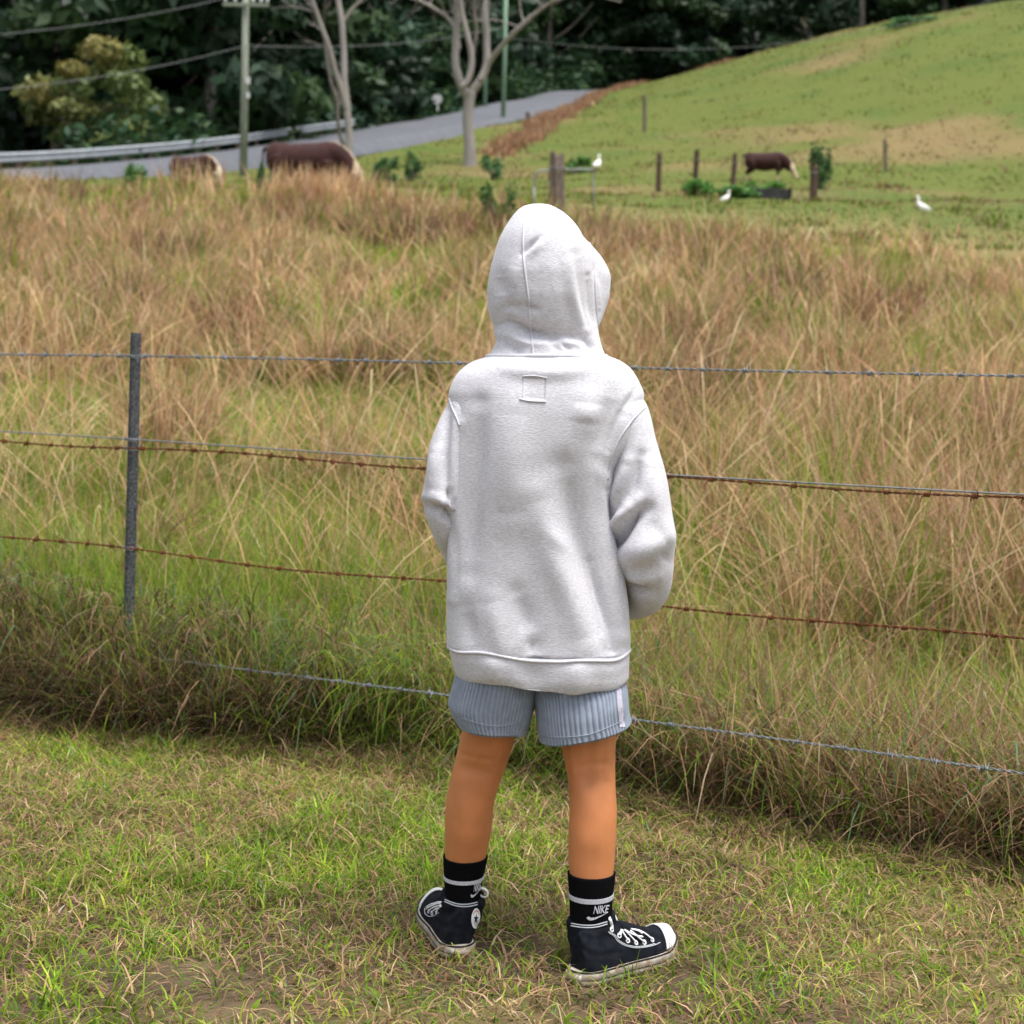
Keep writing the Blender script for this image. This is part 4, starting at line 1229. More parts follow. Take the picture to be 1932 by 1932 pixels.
G = np.array([np.c_[c0[0]+.38*np.cos(th), np.full(28, c0[1]+d), c0[2]+.38*np.sin(th)] for d in (-.06, -.045)])
V, F = loft(G); mobj('sign_disc', V, F, M['sign'], sg, smooth=False)

# ------------------------------------------------------------------ bare pale trees
M['bark'] = mat('pale_bark', (0.38, 0.355, 0.33), rough=0.9, spec=0.1, var=0.3, scale=2.2, stretch=(2, 2, .5), col2=(0.22, 0.195, 0.175), bump=0.01, bscale=12)
M['bark_dark'] = mat('grey_bark', (0.20, 0.175, 0.15), rough=0.95, spec=0.1, var=0.3, scale=4, bump=0.01, bscale=12)
def limb(parent, name, pts, Y, matl, dY=None, twigs=0, seed=0):
    """pts: px, py, half width px"""
    n = len(pts); dY = dY or [0]*n
    P = np.array([np.r_[W(p[0], p[1], Y+d), .86*p[2]*(Y+d)/FPX] for p, d in zip(pts, dY)]); twigs = int(twigs*1.8)
    S = spline(P, 8*n)
    S[:, :3] += (np.stack([vnoise(S[:, 2]*.8+seed, S[:, 0]*0+k*7.7) for k in range(3)], -1)-.5)*.12
    parts = [tube(S[:, :3], np.maximum(S[:, 3], .012), 10)]
    r_ = np.random.default_rng(seed)
    for k in range(twigs):
        i = r_.integers(len(S)//3, len(S)-1); p0 = S[i, :3]; d = r_.normal(0, 1, 3); d[2] = abs(d[2])+.5; d /= np.linalg.norm(d)
        L = 1.0+1.6*r_.random(); m_ = p0+d*L*.5+r_.normal(0, .1, 3)
        q = np.array([p0, m_, p0+d*L+r_.normal(0, .25, 3)])
        parts.append(tube(spline(q, 8), np.linspace(min(S[i, 3]*.5, .04), .008, 8), 6))
        for _ in range(2):
            d2 = d+r_.normal(0, .5, 3); q2 = np.array([m_, m_+d2*L*.3, m_+d2*L*.55+[0, 0, .1]])
            parts.append(tube(spline(q2, 6), np.linspace(.02, .006, 6), 5))
    V, F = merge(parts)
    return mobj(name, V, F, matl, parent)
Yt = 72
b = gpt(660, Yt)
t1 = empty('bare_tree', b, 'slender pale leafless tree with a V fork, behind the left cow', 'tree', 'bare trees by the road')
gy = to_px(b)[1]
limb(t1, 'trunk', [(661, gy+8, 10), (659, 290, 8), (655, 230, 8), (652, 175, 8), (648, 100, 7), (643, 40, 6.5), (638, -20, 6), (630, -140, 4), (636, -260, 1.5)], Yt, M['bark'], seed=1, twigs=5)
limb(t1, 'limb', [(654, 205, 6), (645, 172, 6.5), (632, 135, 6), (618, 85, 5.5), (603, 35, 5), (588, 0, 4.5), (560, -60, 3.5), (545, -160, 1.5)], Yt, M['bark'], [0, -.2, -.4, -.6, -.8, -1, -1.4, -1.8], seed=2, twigs=6)
limb(t1, 'limb', [(655, 290, 4.5), (640, 240, 4.5), (634, 190, 4), (622, 150, 3.5), (617, 100, 3), (610, 60, 2)], Yt+.5, M['bark_dark'], seed=3, twigs=2)
limb(t1, 'limb', [(648, 45, 4), (664, 20, 3.5), (685, -3, 3), (720, -40, 2)], Yt, M['bark'], seed=4, twigs=4)
Yt = 75
b = gpt(885, Yt)
gy = to_px(b)[1]
t2 = empty('bare_tree', b, 'thick pale leafless tree forking low into many limbs', 'tree', 'bare trees by the road')
limb(t2, 'trunk', [(886, gy+10, 17), (885, 290, 14), (884, 250, 12), (884, 200, 12), (886, 172, 13)], Yt, M['bark'], seed=5)
limb(t2, 'limb', [(886, 185, 10), (872, 158, 9.5), (862, 120, 8.5), (860, 70, 7.5), (862, 20, 7), (858, -40, 6), (850, -150, 3)], Yt, M['bark'], seed=6, twigs=6)
limb(t2, 'limb', [(872, 165, 6), (885, 150, 7), (890, 110, 6.5), (880, 60, 6), (872, 20, 6), (870, -30, 5), (880, -140, 3)], Yt-.5, M['bark'], seed=7, twigs=5)
limb(t2, 'limb', [(887, 180, 10), (905, 152, 9), (917, 120, 8.5), (919, 70, 7.5), (917, 20, 7.5), (921, -30, 6), (930, -160, 3)], Yt, M['bark'], seed=8, twigs=6)
limb(t2, 'limb', [(906, 152, 7), (925, 115, 6.5), (950, 85, 6), (975, 58, 5.5), (1010, 25, 4.5), (1050, 0, 3.5), (1110, -8, 2.5), (1170, 5, 1.5)], Yt-1, M['bark'], [0, 0, -.5, -1, -1.4, -1.8, -2, -2], seed=9, twigs=9)
limb(t2, 'limb', [(865, 95, 5), (850, 40, 4), (820, 15, 3.5), (790, -2, 3), (740, -40, 1.5)], Yt+.6, M['bark'], seed=10, twigs=4)
limb(t2, 'limb', [(892, 100, 4.5), (900, 55, 4), (897, 10, 3.5), (905, -60, 2)], Yt+1, M['bark_dark'], seed=11, twigs=3)

# ------------------------------------------------------------------ old timber posts
def old_post(px, ytop, Y, wpx, lab, lean=0.0, matl='timber', cap=False):
    b = gpt(px, Y); t_ = W(px+lean, ytop, Y); r = wpx*Y/FPX/2
    h = t_[2]-b[2]
    n = 14; th = np.linspace(0, 2*math.pi, n, endpoint=False)
    r_ = np.random.default_rng(int(px)); jag = 1+.12*r_.standard_normal(n)
    zs = np.linspace(-.3, h, 9); G = []
    for z in zs:
        f_ = max(z, 0)/h
        G.append(np.c_[b[0]+(t_[0]-b[0])*f_+r*jag*np.cos(th)*(1-.06*f_), b[1]+r*jag*np.sin(th)*(1-.06*f_), b[2]+z+(0.04*r_.standard_normal(n)*(z == zs[-1]))])
    V, F = loft(np.array(G))
    e = empty('old_fence_post', b, lab, 'post', 'old posts in the paddock')
    mobj('post_shaft', V, F, M[matl], e, smooth=False)
    # wire staple band near the top, as such posts carry
    rr = np.c_[b[0]+(t_[0]-b[0])*.8+(r*1.25)*np.cos(th), b[1]+(r*1.25)*np.sin(th), np.full(n, b[2]+h*.8)]
    V, F = tube(np.vstack([rr, rr[:1]]), .012, 5, caps=(False, False)); mobj('wire_band', V, F, M['galv'], e)
old_post(1051, 293, 34, 27, 'broad grey timber strainer post in dry grass behind the hood')
old_post(1242, 290, 57, 9, 'thin leaning post nearest the broad strainer post', 2, 'timber_dark')
old_post(1311, 286, 55, 10, 'reddish post at the left end of the bright green weeds', 4, 'timber_dark')
old_post(1381, 292, 54, 8, 'leaning post left of the right-hand cow', 6, 'timber_dark')
old_post(1534, 313, 52, 14, 'short dark post right of the right-hand cow', 2, 'timber_dark')
old_post(1216, 180, 92, 7, 'slim grey post halfway up the hillside', 0)
old_post(996, 212, 100, 9, 'stubby post at the road edge below the dry grass strip', 0)
old_post(1671, 262, 66, 7, 'slim grey post beside the dry patch near the right edge', -1)
old_post(1435, 101, 149, 14, 'pale stump on the skyline of the hill', 3)

# bent pipe rail behind the strainer post
M['pipe'] = mat('worn_pipe', (0.22, 0.235, 0.22), rough=0.5, spec=0.4, metal=0.3, var=0.2, scale=6)
pr_ = empty('pipe_rail', gpt(1070, 38), 'bent metal pipe rail beside the broad strainer post', 'rail')
P = np.array([W(1008, 352, 38), W(1010, 332, 38), W(1018, 323, 38), W(1040, 322, 38), W(1090, 320, 38), W(1128, 321, 38)])
V, F = tube(spline(P, 40), .028, 10); mobj('pipe', V, F, M['pipe'], pr_)
for x in (1120,):
    g_ = gpt(x, 38); V, F = tube(np.array([g_-[0, 0, .2], W(x, 321, 38)]), .02, 8); mobj('pipe_leg', V, F, M['pipe'], pr_)
g_ = gpt(1008, 38); V, F = tube(np.array([g_-[0, 0, .2], W(1008, 352, 38)]), .026, 8); mobj('pipe_leg', V, F, M['pipe'], pr_)

# water trough
M['concrete'] = mat('dark_stained_concrete', (0.045, 0.045, 0.045), rough=0.9, var=0.3, scale=5)
M['water'] = mat('trough_water', (0.02, 0.03, 0.03), rough=0.05, spec=0.5)
b = gpt(1438, 53); tr_ = empty('water_trough', b, 'low dark water trough in front of the right-hand cow', 'trough')
wl = 1.75; zb = b[2]-.05; zt = W(1438, 346, 53)[2]; zt = zb+.34
cx_, cy_ = b[0], b[1]
for c_, s_ in (((cx_, cy_-.3, (zb+zt)/2), (wl, .1, zt-zb)), ((cx_, cy_+.3, (zb+zt)/2), (wl, .1, zt-zb)), ((cx_-wl/2, cy_, (zb+zt)/2), (.1, .7, zt-zb+.004)), ((cx_+wl/2, cy_, (zb+zt)/2), (.1, .7, zt-zb+.004))):
    V, F = box(c_, s_); mobj('trough_wall', V, F, M['concrete'], tr_, smooth=False)
V, F = box((cx_, cy_, zb+.12), (wl-.05, .5, .2)); mobj('trough_floor', V, F, M['concrete'], tr_, smooth=False)
V, F = box((cx_, cy_, zt-.12), (wl-.1, .5, .02)); mobj('water_surface', V, F, M['water'], tr_, smooth=False)

# ------------------------------------------------------------------ cattle
M['hide'] = mat('red_and_white_hide', (0, 0, 0), rough=0.8, spec=0.2, var=0.25, scale=9, attr=True, sheen=0.1, bump=0.006, bscale=40)
M['horn'] = mat('hoof_horn', (0.06, 0.05, 0.04), rough=0.5)
def cow_mesh(head_low=0.28):
    """faces +x, feet on z=0, about 2.3 m from rump to muzzle"""
    t = np.array([[-1.02, 0, 1.02, .16, .20], [-.98, 0, 1.0, .27, .30], [-.80, 0, .98, .33, .38], [-.45, 0, .92, .37, .40], [-.1, 0, .90, .40, .43], [.25, 0, .93, .37, .42], [.5, 0, .98, .31, .40], [.66, 0, 1.00, .22, .32], [.78, 0, .96, .16, .24]])
    S = spline(t, 40); th = np.linspace(0, 2*math.pi, 28, endpoint=False)
    G = np.array([np.c_[np.full(28, r[0]), r[3]*np.cos(th)*(1-.12*np.sin(th)), r[2]+r[4]*np.sin(th)] for r in S])
    parts = [loft(G)]
    # neck and head lowered to graze
    hx, hz = 1.28, head_low
    nk = np.array([[.50, 0, 1.06, .27], [.72, 0, .98, .24], [.93, 0, .80, .20], [1.08, 0, .62, .165], [1.15, 0, .52, .15]])
    S = spline(nk, 16); parts.append(tube(S[:, :3], S[:, 3], 16, flat=1.25))
    hd = np.array([[1.08, 0, .66, .12], [1.16, 0, .54, .145], [1.24, 0, .40, .125], [1.31, 0, .27, .10], [1.35, 0, .17, .095], [1.355, 0, .12, .06]])
    S = spline(hd, 16); parts.append(tube(S[:, :3], S[:, 3], 14, flat=.95))
    for s_ in (-1, 1):
        parts.append(ball((1.10, s_*.20, .60), (.05, .12, .06)))
        # front leg
        parts.append(tube(spline(np.array([[.48, s_*.20, .85], [.50, s_*.20, .58], [.52, s_*.19, .40], [.52, s_*.19, .22], [.53, s_*.19, .08], [.56, s_*.19, 0.0]]), 18), np.interp(np.linspace(0, 1, 18), [0, .3, .5, .6, .85, 1], [.17, .11, .075, .055, .055, .075]), 12))
        # hind leg: stifle forward, hock back
        parts.append(tube(spline(np.array([[-.78, s_*.20, .95], [-.66, s_*.22, .70], [-.80, s_*.20, .50], [-.90, s_*.19, .40], [-.88, s_*.19, .20], [-.87, s_*.19, .07], [-.84, s_*.19, 0]]), 20), np.interp(np.linspace(0, 1, 20), [0, .3, .55, .65, .85, 1], [.25, .20, .10, .07, .055, .075]), 12))
    parts.append(ball((.60, 0, .62), (.17, .12, .18)))
    parts.append(tube(spline(np.array([[-1.02, 0, 1.22], [-1.12, 0, 1.15], [-1.13, 0, .8], [-1.10, 0, .50]]), 14), [.05]*3+[.028]*9+[.05, .02], 8))
    V, F = merge(parts)
    V, F = remesh(V, F, .024, smooth=5)
    n = fbm(V[:, 0]*4+5, V[:, 2]*4+V[:, 1]*3, 3)
    red = np.array([0.036, 0.011, 0.009]); cream = np.array([0.52, 0.41, 0.28])
    white = np.zeros(len(V))
    white = np.maximum(white, sstep(1.10, 1.18, V[:, 0]+.10*(n-.5)+.10*(1-V[:, 2])))
    crest = 1.245-.80*np.clip(V[:, 0]-.58, 0, 1)
    white = np.maximum(white, sstep(.04, .10, V[:, 2]-crest+.02+.1*(n-.5))*(V[:, 0] > .30)*sstep(.30, .50, V[:, 0])*sstep(.075, .045, np.abs(V[:, 1])))
    white = np.maximum(white, sstep(.30, .22, V[:, 2]+.15*(n-.5)))
    white = np.maximum(white, sstep(.52, .44, V[:, 2]+.1*(n-.5))*(np.abs(V[:, 1]) < .2)*(V[:, 0] > -.6))
    white = np.maximum(white, sstep(.62, .54, V[:, 2])*(V[:, 0] < -1.05))
    cols = red*(.7+.6*n[:, None])*(1-white[:, None]) + cream*white[:, None]
    me = make_mesh('cow_body', V, F, True, cols); me.materials.append(M['hide'])
    return me
cow_me = cow_mesh()
eyeV = ball((0, 0, 0), .028); hoofV = tube(np.array([[0, 0, .07], [.01, 0, .03], [.02, 0, 0]]), [.06, .072, .08], 10)
def cow(px, Y, rz, lab, sc=1.0):
    b = gpt(px, Y)
    e = empty('cow', b, lab, 'cow', 'grazing cattle')
    Mx = Matrix.Translation(b) @ Matrix.Rotation(rz, 4, 'Z') @ Matrix.Scale(sc, 4)
    o = bpy.data.objects.new('cow_body', cow_me); o.matrix_world = Mx; link(o, e)
    for s_ in (-1, 1):
        V, F = eyeV; o = mobj('eye', V, F, M['horn']); o.matrix_world = Mx @ Matrix.Translation((1.21, s_*.128, .48)); COL.objects.unlink(o); link(o, e)
        for x in (.56, -.84):
            V, F = hoofV; o = mobj('hoof', V, F, M['horn']); o.matrix_world = Mx @ Matrix.Translation((x-.01, s_*.19, 0)); COL.objects.unlink(o); link(o, e)
    return e
cow(582, 42.5, R(-8), 'large red-brown cow with pale crest grazing in tall grass at left', 1.13)
cow(1446, 63, R(-10), 'red-brown cow with cream face grazing beside the trough at right', 0.86)
cow(366, 46.5, R(-25), 'red-brown cow almost hidden in tall grass at far left', 0.76)

# ------------------------------------------------------------------ white birds
M['feather'] = mat('white_feathers', (0.78, 0.77, 0.74), rough=0.8, spec=0.1, var=0.06, scale=30)
M['bill'] = mat('yellow_bill', (0.55, 0.36, 0.06), rough=0.5)
def egret(base, rz, lab, sc=1.0, leg=.16):
    e = empty('egret', base, lab, 'bird', 'white egrets')
    Mx = Matrix.Translation(base) @ Matrix.Rotation(rz, 4, 'Z') @ Matrix.Scale(sc, 4)
    body = tube(spline(np.array([[-.16, 0, leg+.02], [-.08, 0, leg+.06], [.02, 0, leg+.10], [.09, 0, leg+.16], [.11, 0, leg+.22]]), 16), np.interp(np.linspace(0, 1, 16), [0, .25, .55, .85, 1], [.012, .06, .085, .06, .035]), 12)
    neck = tube(spline(np.array([[.10, 0, leg+.18], [.13, 0, leg+.24], [.11, 0, leg+.30], [.13, 0, leg+.335]]), 12), np.linspace(.042, .027, 12), 10)
    head = ball((.145, 0, leg+.345), (.042, .026, .027))
    V, F = merge([body, neck, head]); V, F = remesh(V, F, .008, 4)
    def add(name, VF, m_):
        o = mobj(name, VF[0], VF[1], m_); COL.objects.unlink(o); o.matrix_world = Mx; link(o, e); return o
    add('bird_body', (V, F), M['feather'])
    add('bill', tube(np.array([[.175, 0, leg+.343], [.20, 0, leg+.34], [.245, 0, leg+.328]]), [.012, .009, .002], 8), M['bill'])
    for s_ in (-1, 1):
        add('leg', tube(np.array([[.0, s_*.025, leg+.06], [.005, s_*.025, leg*.5], [-.005, s_*.025, 0]]), .006, 6), M['horn'])
        add('wing', ball((-.04, s_*.07, leg+.075), (.12, .018, .055), rot=np.array([[.94, 0, -.34], [0, 1, 0], [.34, 0, .94]])), M['feather'])
egret(W(1127, 319, 38), R(70), 'white egret perched at the end of the pipe rail', .95, .03)
g_ = gpt(1368, 40); egret((g_[0], g_[1], g_[2]), R(20), 'white egret low in the grass below the green weeds', .8, .26)
g_ = gpt(1742, 36); egret((g_[0], g_[1], g_[2]), R(160), 'white egret half hidden in grass at the right edge', 1.0, .30)
# ------------------------------------------------------------------ leaves, grass
M['grass'] = leaf_mat('grass_blades', .45, .65, .2)
M['leaf'] = leaf_mat('tree_leaves', .25, .55, .3)

def blades(base, h, w, az, lean, col, segs=3, droop=0.25, plume=0.0, face=None):
    """ribbons: base (n,3), height, width, lean azimuth and amount, droop; returns V, tris, colours"""
    n = len(base); t = np.linspace(0, 1, segs+1)
    h = np.broadcast_to(h, (n,)); w = np.broadcast_to(w, (n,)); lean = np.broadcast_to(lean, (n,)); droop = np.broadcast_to(droop, (n,))
    d = np.stack([np.cos(az), np.sin(az), 0*az], -1)
    hor = h[:, None]*lean[:, None]*(t**1.5)[None]
    ver = h[:, None]*(t[None]*np.sqrt(np.clip(1-lean[:, None]**2*.6, .05, 1)) - droop[:, None]*(t**2.2)[None])
    c = base[:, None] + d[:, None]*hor[..., None]
    c[..., 2] += ver
    fa = az + math.pi/2 + rng.normal(0, .7, n) if face is None else face
    sv = np.stack([np.cos(fa), np.sin(fa), 0*fa], -1)
    prof = (1-t**2.0)*.9+.12
    if plume: prof = np.where(t > .55, plume*np.sin((t-.5)*math.pi/.52).clip(.15, 1), .45)
    hw = w[:, None]*prof[None]*.5
    Lf = c - sv[:, None]*hw[..., None]; Rt = c + sv[:, None]*hw[..., None]
    V = np.empty((n, 2*segs+1, 3))
    V[:, 0:2*segs:2] = Lf[:, :-1]; V[:, 1:2*segs:2] = Rt[:, :-1]; V[:, -1] = c[:, -1]
    tri = []
    for k in range(segs-1):
        a = 2*k; tri += [[a, a+1, a+3], [a, a+3, a+2]]
    a = 2*(segs-1); tri.append([a, a+1, a+2])
    F = (np.array(tri)[None] + (np.arange(n)*(2*segs+1))[:, None, None]).reshape(-1, 3)
    C = np.repeat(col[:, None], 2*segs+1, 1)
    return V.reshape(-1, 3), F, C.reshape(-1, 3)

def grass_obj(name, sets, label, matl='grass'):
    Vs, Fs, Cs, off = [], [], [], 0
    for V, F, C in sets:
        Vs.append(V); Fs.append(F+off); Cs.append(C); off += len(V)
    o = mobj(name, np.vstack(Vs), np.vstack(Fs), M[matl], smooth=False, cols=np.vstack(Cs))
    tag(o, label, 'grass', kind='stuff'); return o

GRN = np.array([[.140, .235, .016], [.180, .265, .022], [.25, .295, .036], [.095, .180, .018]])
DRY = np.array([[.60, .40, .215], [.49, .305, .165], [.68, .49, .30], [.38, .225, .125]])
BRN = np.array([[.235, .155, .085], [.18, .115, .062], [.30, .205, .115]])
RED = np.array([[.24, .12, .075], [.30, .16, .095]])
DRK = np.array([[.080, .050, .028], [.055, .036, .020], [.11, .068, .036]])  # dead thatch brown, kept dark to paint in the shade of the bank face
BLU = np.array([[.13, .22, .095], [.17, .25, .13]])
def pick(pal, n, var=.16):
    c = pal[rng.integers(0, len(pal), n)]*(1+rng.normal(0, var, (n, 1)))
    return np.clip(c*(1+rng.normal(0, .05, (n, 3))), .005, .8)
def choose(n, opts):
    """opts: list of (weight array or scalar, palette) -> colours"""
    Wt = np.stack([np.broadcast_to(w_, (n,)) for w_, _ in opts], -1); Wt = Wt/Wt.sum(1, keepdims=True)
    k = (rng.random(n)[:, None] > np.cumsum(Wt, 1)).sum(1).clip(0, len(opts)-1)
    out = np.zeros((n, 3))
    for i, (_, p) in enumerate(opts):
        m_ = k == i; out[m_] = pick(p, m_.sum())
    return out, k

def in_shoe(x, y):
    m_ = np.zeros(len(x), bool)
    for hl, a in ((heelR, R(50)), (heelL, R(-15))):
        dx, dy = x-hl[0], y-hl[1]
        ly = dx*math.sin(a)+dy*math.cos(a); lx = dx*math.cos(a)-dy*math.sin(a)
        m_ |= (ly > -.006) & (ly < SL+.006) & (np.abs(lx) < half_w(np.clip(ly/SL, 0, 1))+.007)
    return m_

# ---- mown lawn
N0 = 185000
y = 2.05+(4.75-2.05)*np.sqrt(rng.random(N0)); x = (rng.random(N0)*2-1)*(.40*y+.38)
s_ = fence_s(x, y)-edge_s(x)
k = (s_ < .10) & ~in_shoe(x, y)
# bare and thin patches
bare = fbm(x*2.6+4, y*2.6+9, 3)
spot = np.zeros(len(x))
for cx_, cy_, r_ in ((-.52, 2.62, .16), (.03, 2.80, .13), (-.42, 2.50, .10), (.30, 2.66, .06)):
    spot = np.maximum(spot, np.exp(-(((x-cx_)/r_)**2+((y-cy_)/(r_*.7))**2)))
dens = sstep(.15, .42, bare)*.6+.4
dens = dens*(1-.85*sstep(.35, .8, spot))
k &= rng.random(N0) < dens
x, y, bare, spot = x[k], y[k], bare[k], spot[k]; n = len(x)
gp_ = sstep(.42, .66, fbm(x*3.1+31, y*3.1+2, 3))
base = np.c_[x, y, ground(x, y)-.004]
col, kk = choose(n, [(.60+.85*gp_, GRN*1.15), (.26*(1-gp_)+.10, DRY*.78), (.34*(1-gp_)+.06, BRN*1.1), (.05, BLU)])
flat_ = (kk == 1) | (kk == 2)
h = np.where(flat_, .040, .033)*(1+.45*rng.standard_normal(n)).clip(.35, 2.3)*(.75+.5*gp_)
lean = np.where(flat_, rng.uniform(.6, 1.2, n), rng.uniform(.35, 1.15, n))
sets = [blades(base, h, rng.uniform(.0026, .0054, n), rng.random(n)*6.283, lean, np.clip(col*rng.uniform(.75, 1.65, (n, 1))*(1+.55*(fbm(x*7+5, y*7+3, 3)-.5)*2)[:, None], .01, .8), 2, np.where(flat_, .15, .12))]
# longer clippings lying on the lawn
n = 34000; y = 2.05+(4.5-2.05)*np.sqrt(rng.random(n)); x = (rng.random(n)*2-1)*(.40*y+.2)
k = (fence_s(x, y)-edge_s(x) < .0) & ~in_shoe(x, y); x, y = x[k], y[k]; n = len(x)
base = np.c_[x, y, ground(x, y)+rng.uniform(.002, .022, n)]
sets.append(blades(base, rng.uniform(.03, .09, n), rng.uniform(.0018, .0036, n), rng.random(n)*6.283, rng.uniform(.85, 1.2, n), choose(n, [(.45, DRY*.85), (.5, BRN*1.2), (.6, GRN*1.25)])[0], 3, rng.uniform(.3, .6, n)))
# broad-leaved weeds
n = 900; y = 2.1+1.9*rng.random(n); x = (rng.random(n)*2-1)*(.37*y); k = (fence_s(x, y)-edge_s(x) < -.02) & ~in_shoe(x, y) & (fbm(x*4, y*4, 2) > .52); x, y = x[k], y[k]; n = len(x)
sets.append(blades(np.c_[x, y, ground(x, y)+.006], rng.uniform(.012, .028, n), rng.uniform(.008, .016, n), rng.random(n)*6.283, rng.uniform(.5, 1.1, n), pick(GRN[1:3]*1.05, n), 3, .1))
grass_obj('lawn_grass', sets, 'short mown lawn of green and dead brown blades')

# ---- uncut strip under and behind the fence
def strip_pts(n, s0, s1, x0=-2.4, x1=2.2, pw=1.0):
    x = x0+(x1-x0)*rng.random(n); s = s0+(s1-s0)*rng.random(n)**pw
    s = s+edge_s(x) + .07*(fbm(x*4+3, 0*x+5, 2)-.5)*2
    y = FA[1] + (s-(x-FA[0])*FN[0])/FN[1]
    return x, y, s
tocam = -math.pi/2
sets = []
brownL = lambda x: 1-sstep(-.75, -.25, x)              # the left end is matted and brown
n = 44000; x, y, s = strip_pts(n, .03, .45, pw=1.2)
bl_ = brownL(x); redp = (.35+.65*sstep(.40, .55, fbm(x*2+9, y*2, 2)))*sstep(.1, .5, x)
col, kk = choose(n, [(.25+.55*(1-bl_)*(1-.5*redp), GRN*.9), (.06+.20*bl_, BRN*.9), (.18+.65*bl_+.2*redp, DRK), (.07+.07*bl_+.2*redp, DRY*.6), (.10, BLU*.8), (.02+.45*redp, RED*.8), (.35*redp, BRN)])  # DRK blades put the shade low in the dense bank into the colour
h = rng.uniform(.12, .38, n)*(.80+.35*bl_)*(.5+.5*sstep(-.03, .15-.08*bl_, s-edge_s(x)))
az = np.where(rng.random(n) < .65, tocam+rng.normal(0, .8, n), rng.random(n)*6.283)
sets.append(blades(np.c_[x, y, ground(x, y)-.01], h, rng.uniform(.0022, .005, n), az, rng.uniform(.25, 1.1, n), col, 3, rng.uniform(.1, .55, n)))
# upright fresh blades above
n = 24000; x, y, s = strip_pts(n, .10, 1.1)
mess = sstep(.0, .5, x); fresh = sstep(.40, .62, fbm(x*1.7+12, y*1.7+30, 3)); fresh = np.maximum(fresh*(1-.6*mess), np.exp(-((x-.62)/.16)**2-((y-3.95)/.25)**2))
col, kk = choose(n, [(.34+.9*fresh, GRN*1.15), (.50*(1-fresh)+.08, DRY*.85), (.10, BLU), (.22*(1-fresh)+.06+.18*mess, BRN), (.05+.16*mess, RED), (.22*mess, DRY*.7)])
sets.append(blades(np.c_[x, y, ground(x, y)-.01], rng.uniform(.22, .50, n)*(.85+.25*fresh), rng.uniform(.0025, .0055, n), rng.random(n)*6.283, rng.uniform(.1, .8, n)+.35*mess*rng.random(n), col, 3, rng.uniform(.02, .4, n)))
# overhanging mat: blades that start on top of the bank and curl down towards the mown side
n = 15000; x, y, s = strip_pts(n, .06, .38)
bl_ = brownL(x); mess = sstep(.05, .5, x); zz_ = rng.uniform(.08, .25, n)*(1-.25*mess)*(.75+.35*fbm(x*3+2, y*3, 2)*2*.5)*(1+.25*bl_)
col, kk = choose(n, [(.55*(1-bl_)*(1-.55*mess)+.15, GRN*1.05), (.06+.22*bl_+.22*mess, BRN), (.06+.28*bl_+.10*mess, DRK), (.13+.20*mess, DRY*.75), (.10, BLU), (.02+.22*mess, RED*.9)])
hole = fbm(x*6+7, y*6+1, 2) < .40+.06*mess; zz_ = np.where(hole, zz_*.35, zz_)
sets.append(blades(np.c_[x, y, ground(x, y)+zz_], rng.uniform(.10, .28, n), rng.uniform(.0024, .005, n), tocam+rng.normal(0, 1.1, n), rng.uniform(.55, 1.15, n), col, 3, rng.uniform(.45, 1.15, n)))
# loose pale stems hanging over the cut edge
n = 900; x, y, s = strip_pts(n, .0, .30)
sets.append(blades(np.c_[x, y, ground(x, y)+rng.uniform(.02, .2, n)], rng.uniform(.18, .42, n), rng.uniform(.002, .0035, n), tocam+rng.normal(0, .9, n), rng.uniform(.5, 1.1, n), choose(n, [(1, DRY*.7), (.8, BRN*1.2), (.5, BLU)])[0], 5, rng.uniform(.4, .95, n)))
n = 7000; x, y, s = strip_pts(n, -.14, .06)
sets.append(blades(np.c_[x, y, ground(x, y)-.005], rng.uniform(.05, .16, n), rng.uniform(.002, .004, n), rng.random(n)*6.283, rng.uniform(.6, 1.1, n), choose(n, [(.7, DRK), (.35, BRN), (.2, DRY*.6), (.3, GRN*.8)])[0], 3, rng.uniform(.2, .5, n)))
grass_obj('fence_line_grass', sets, 'dense uncut grass under the fence, brown and matted at the left')

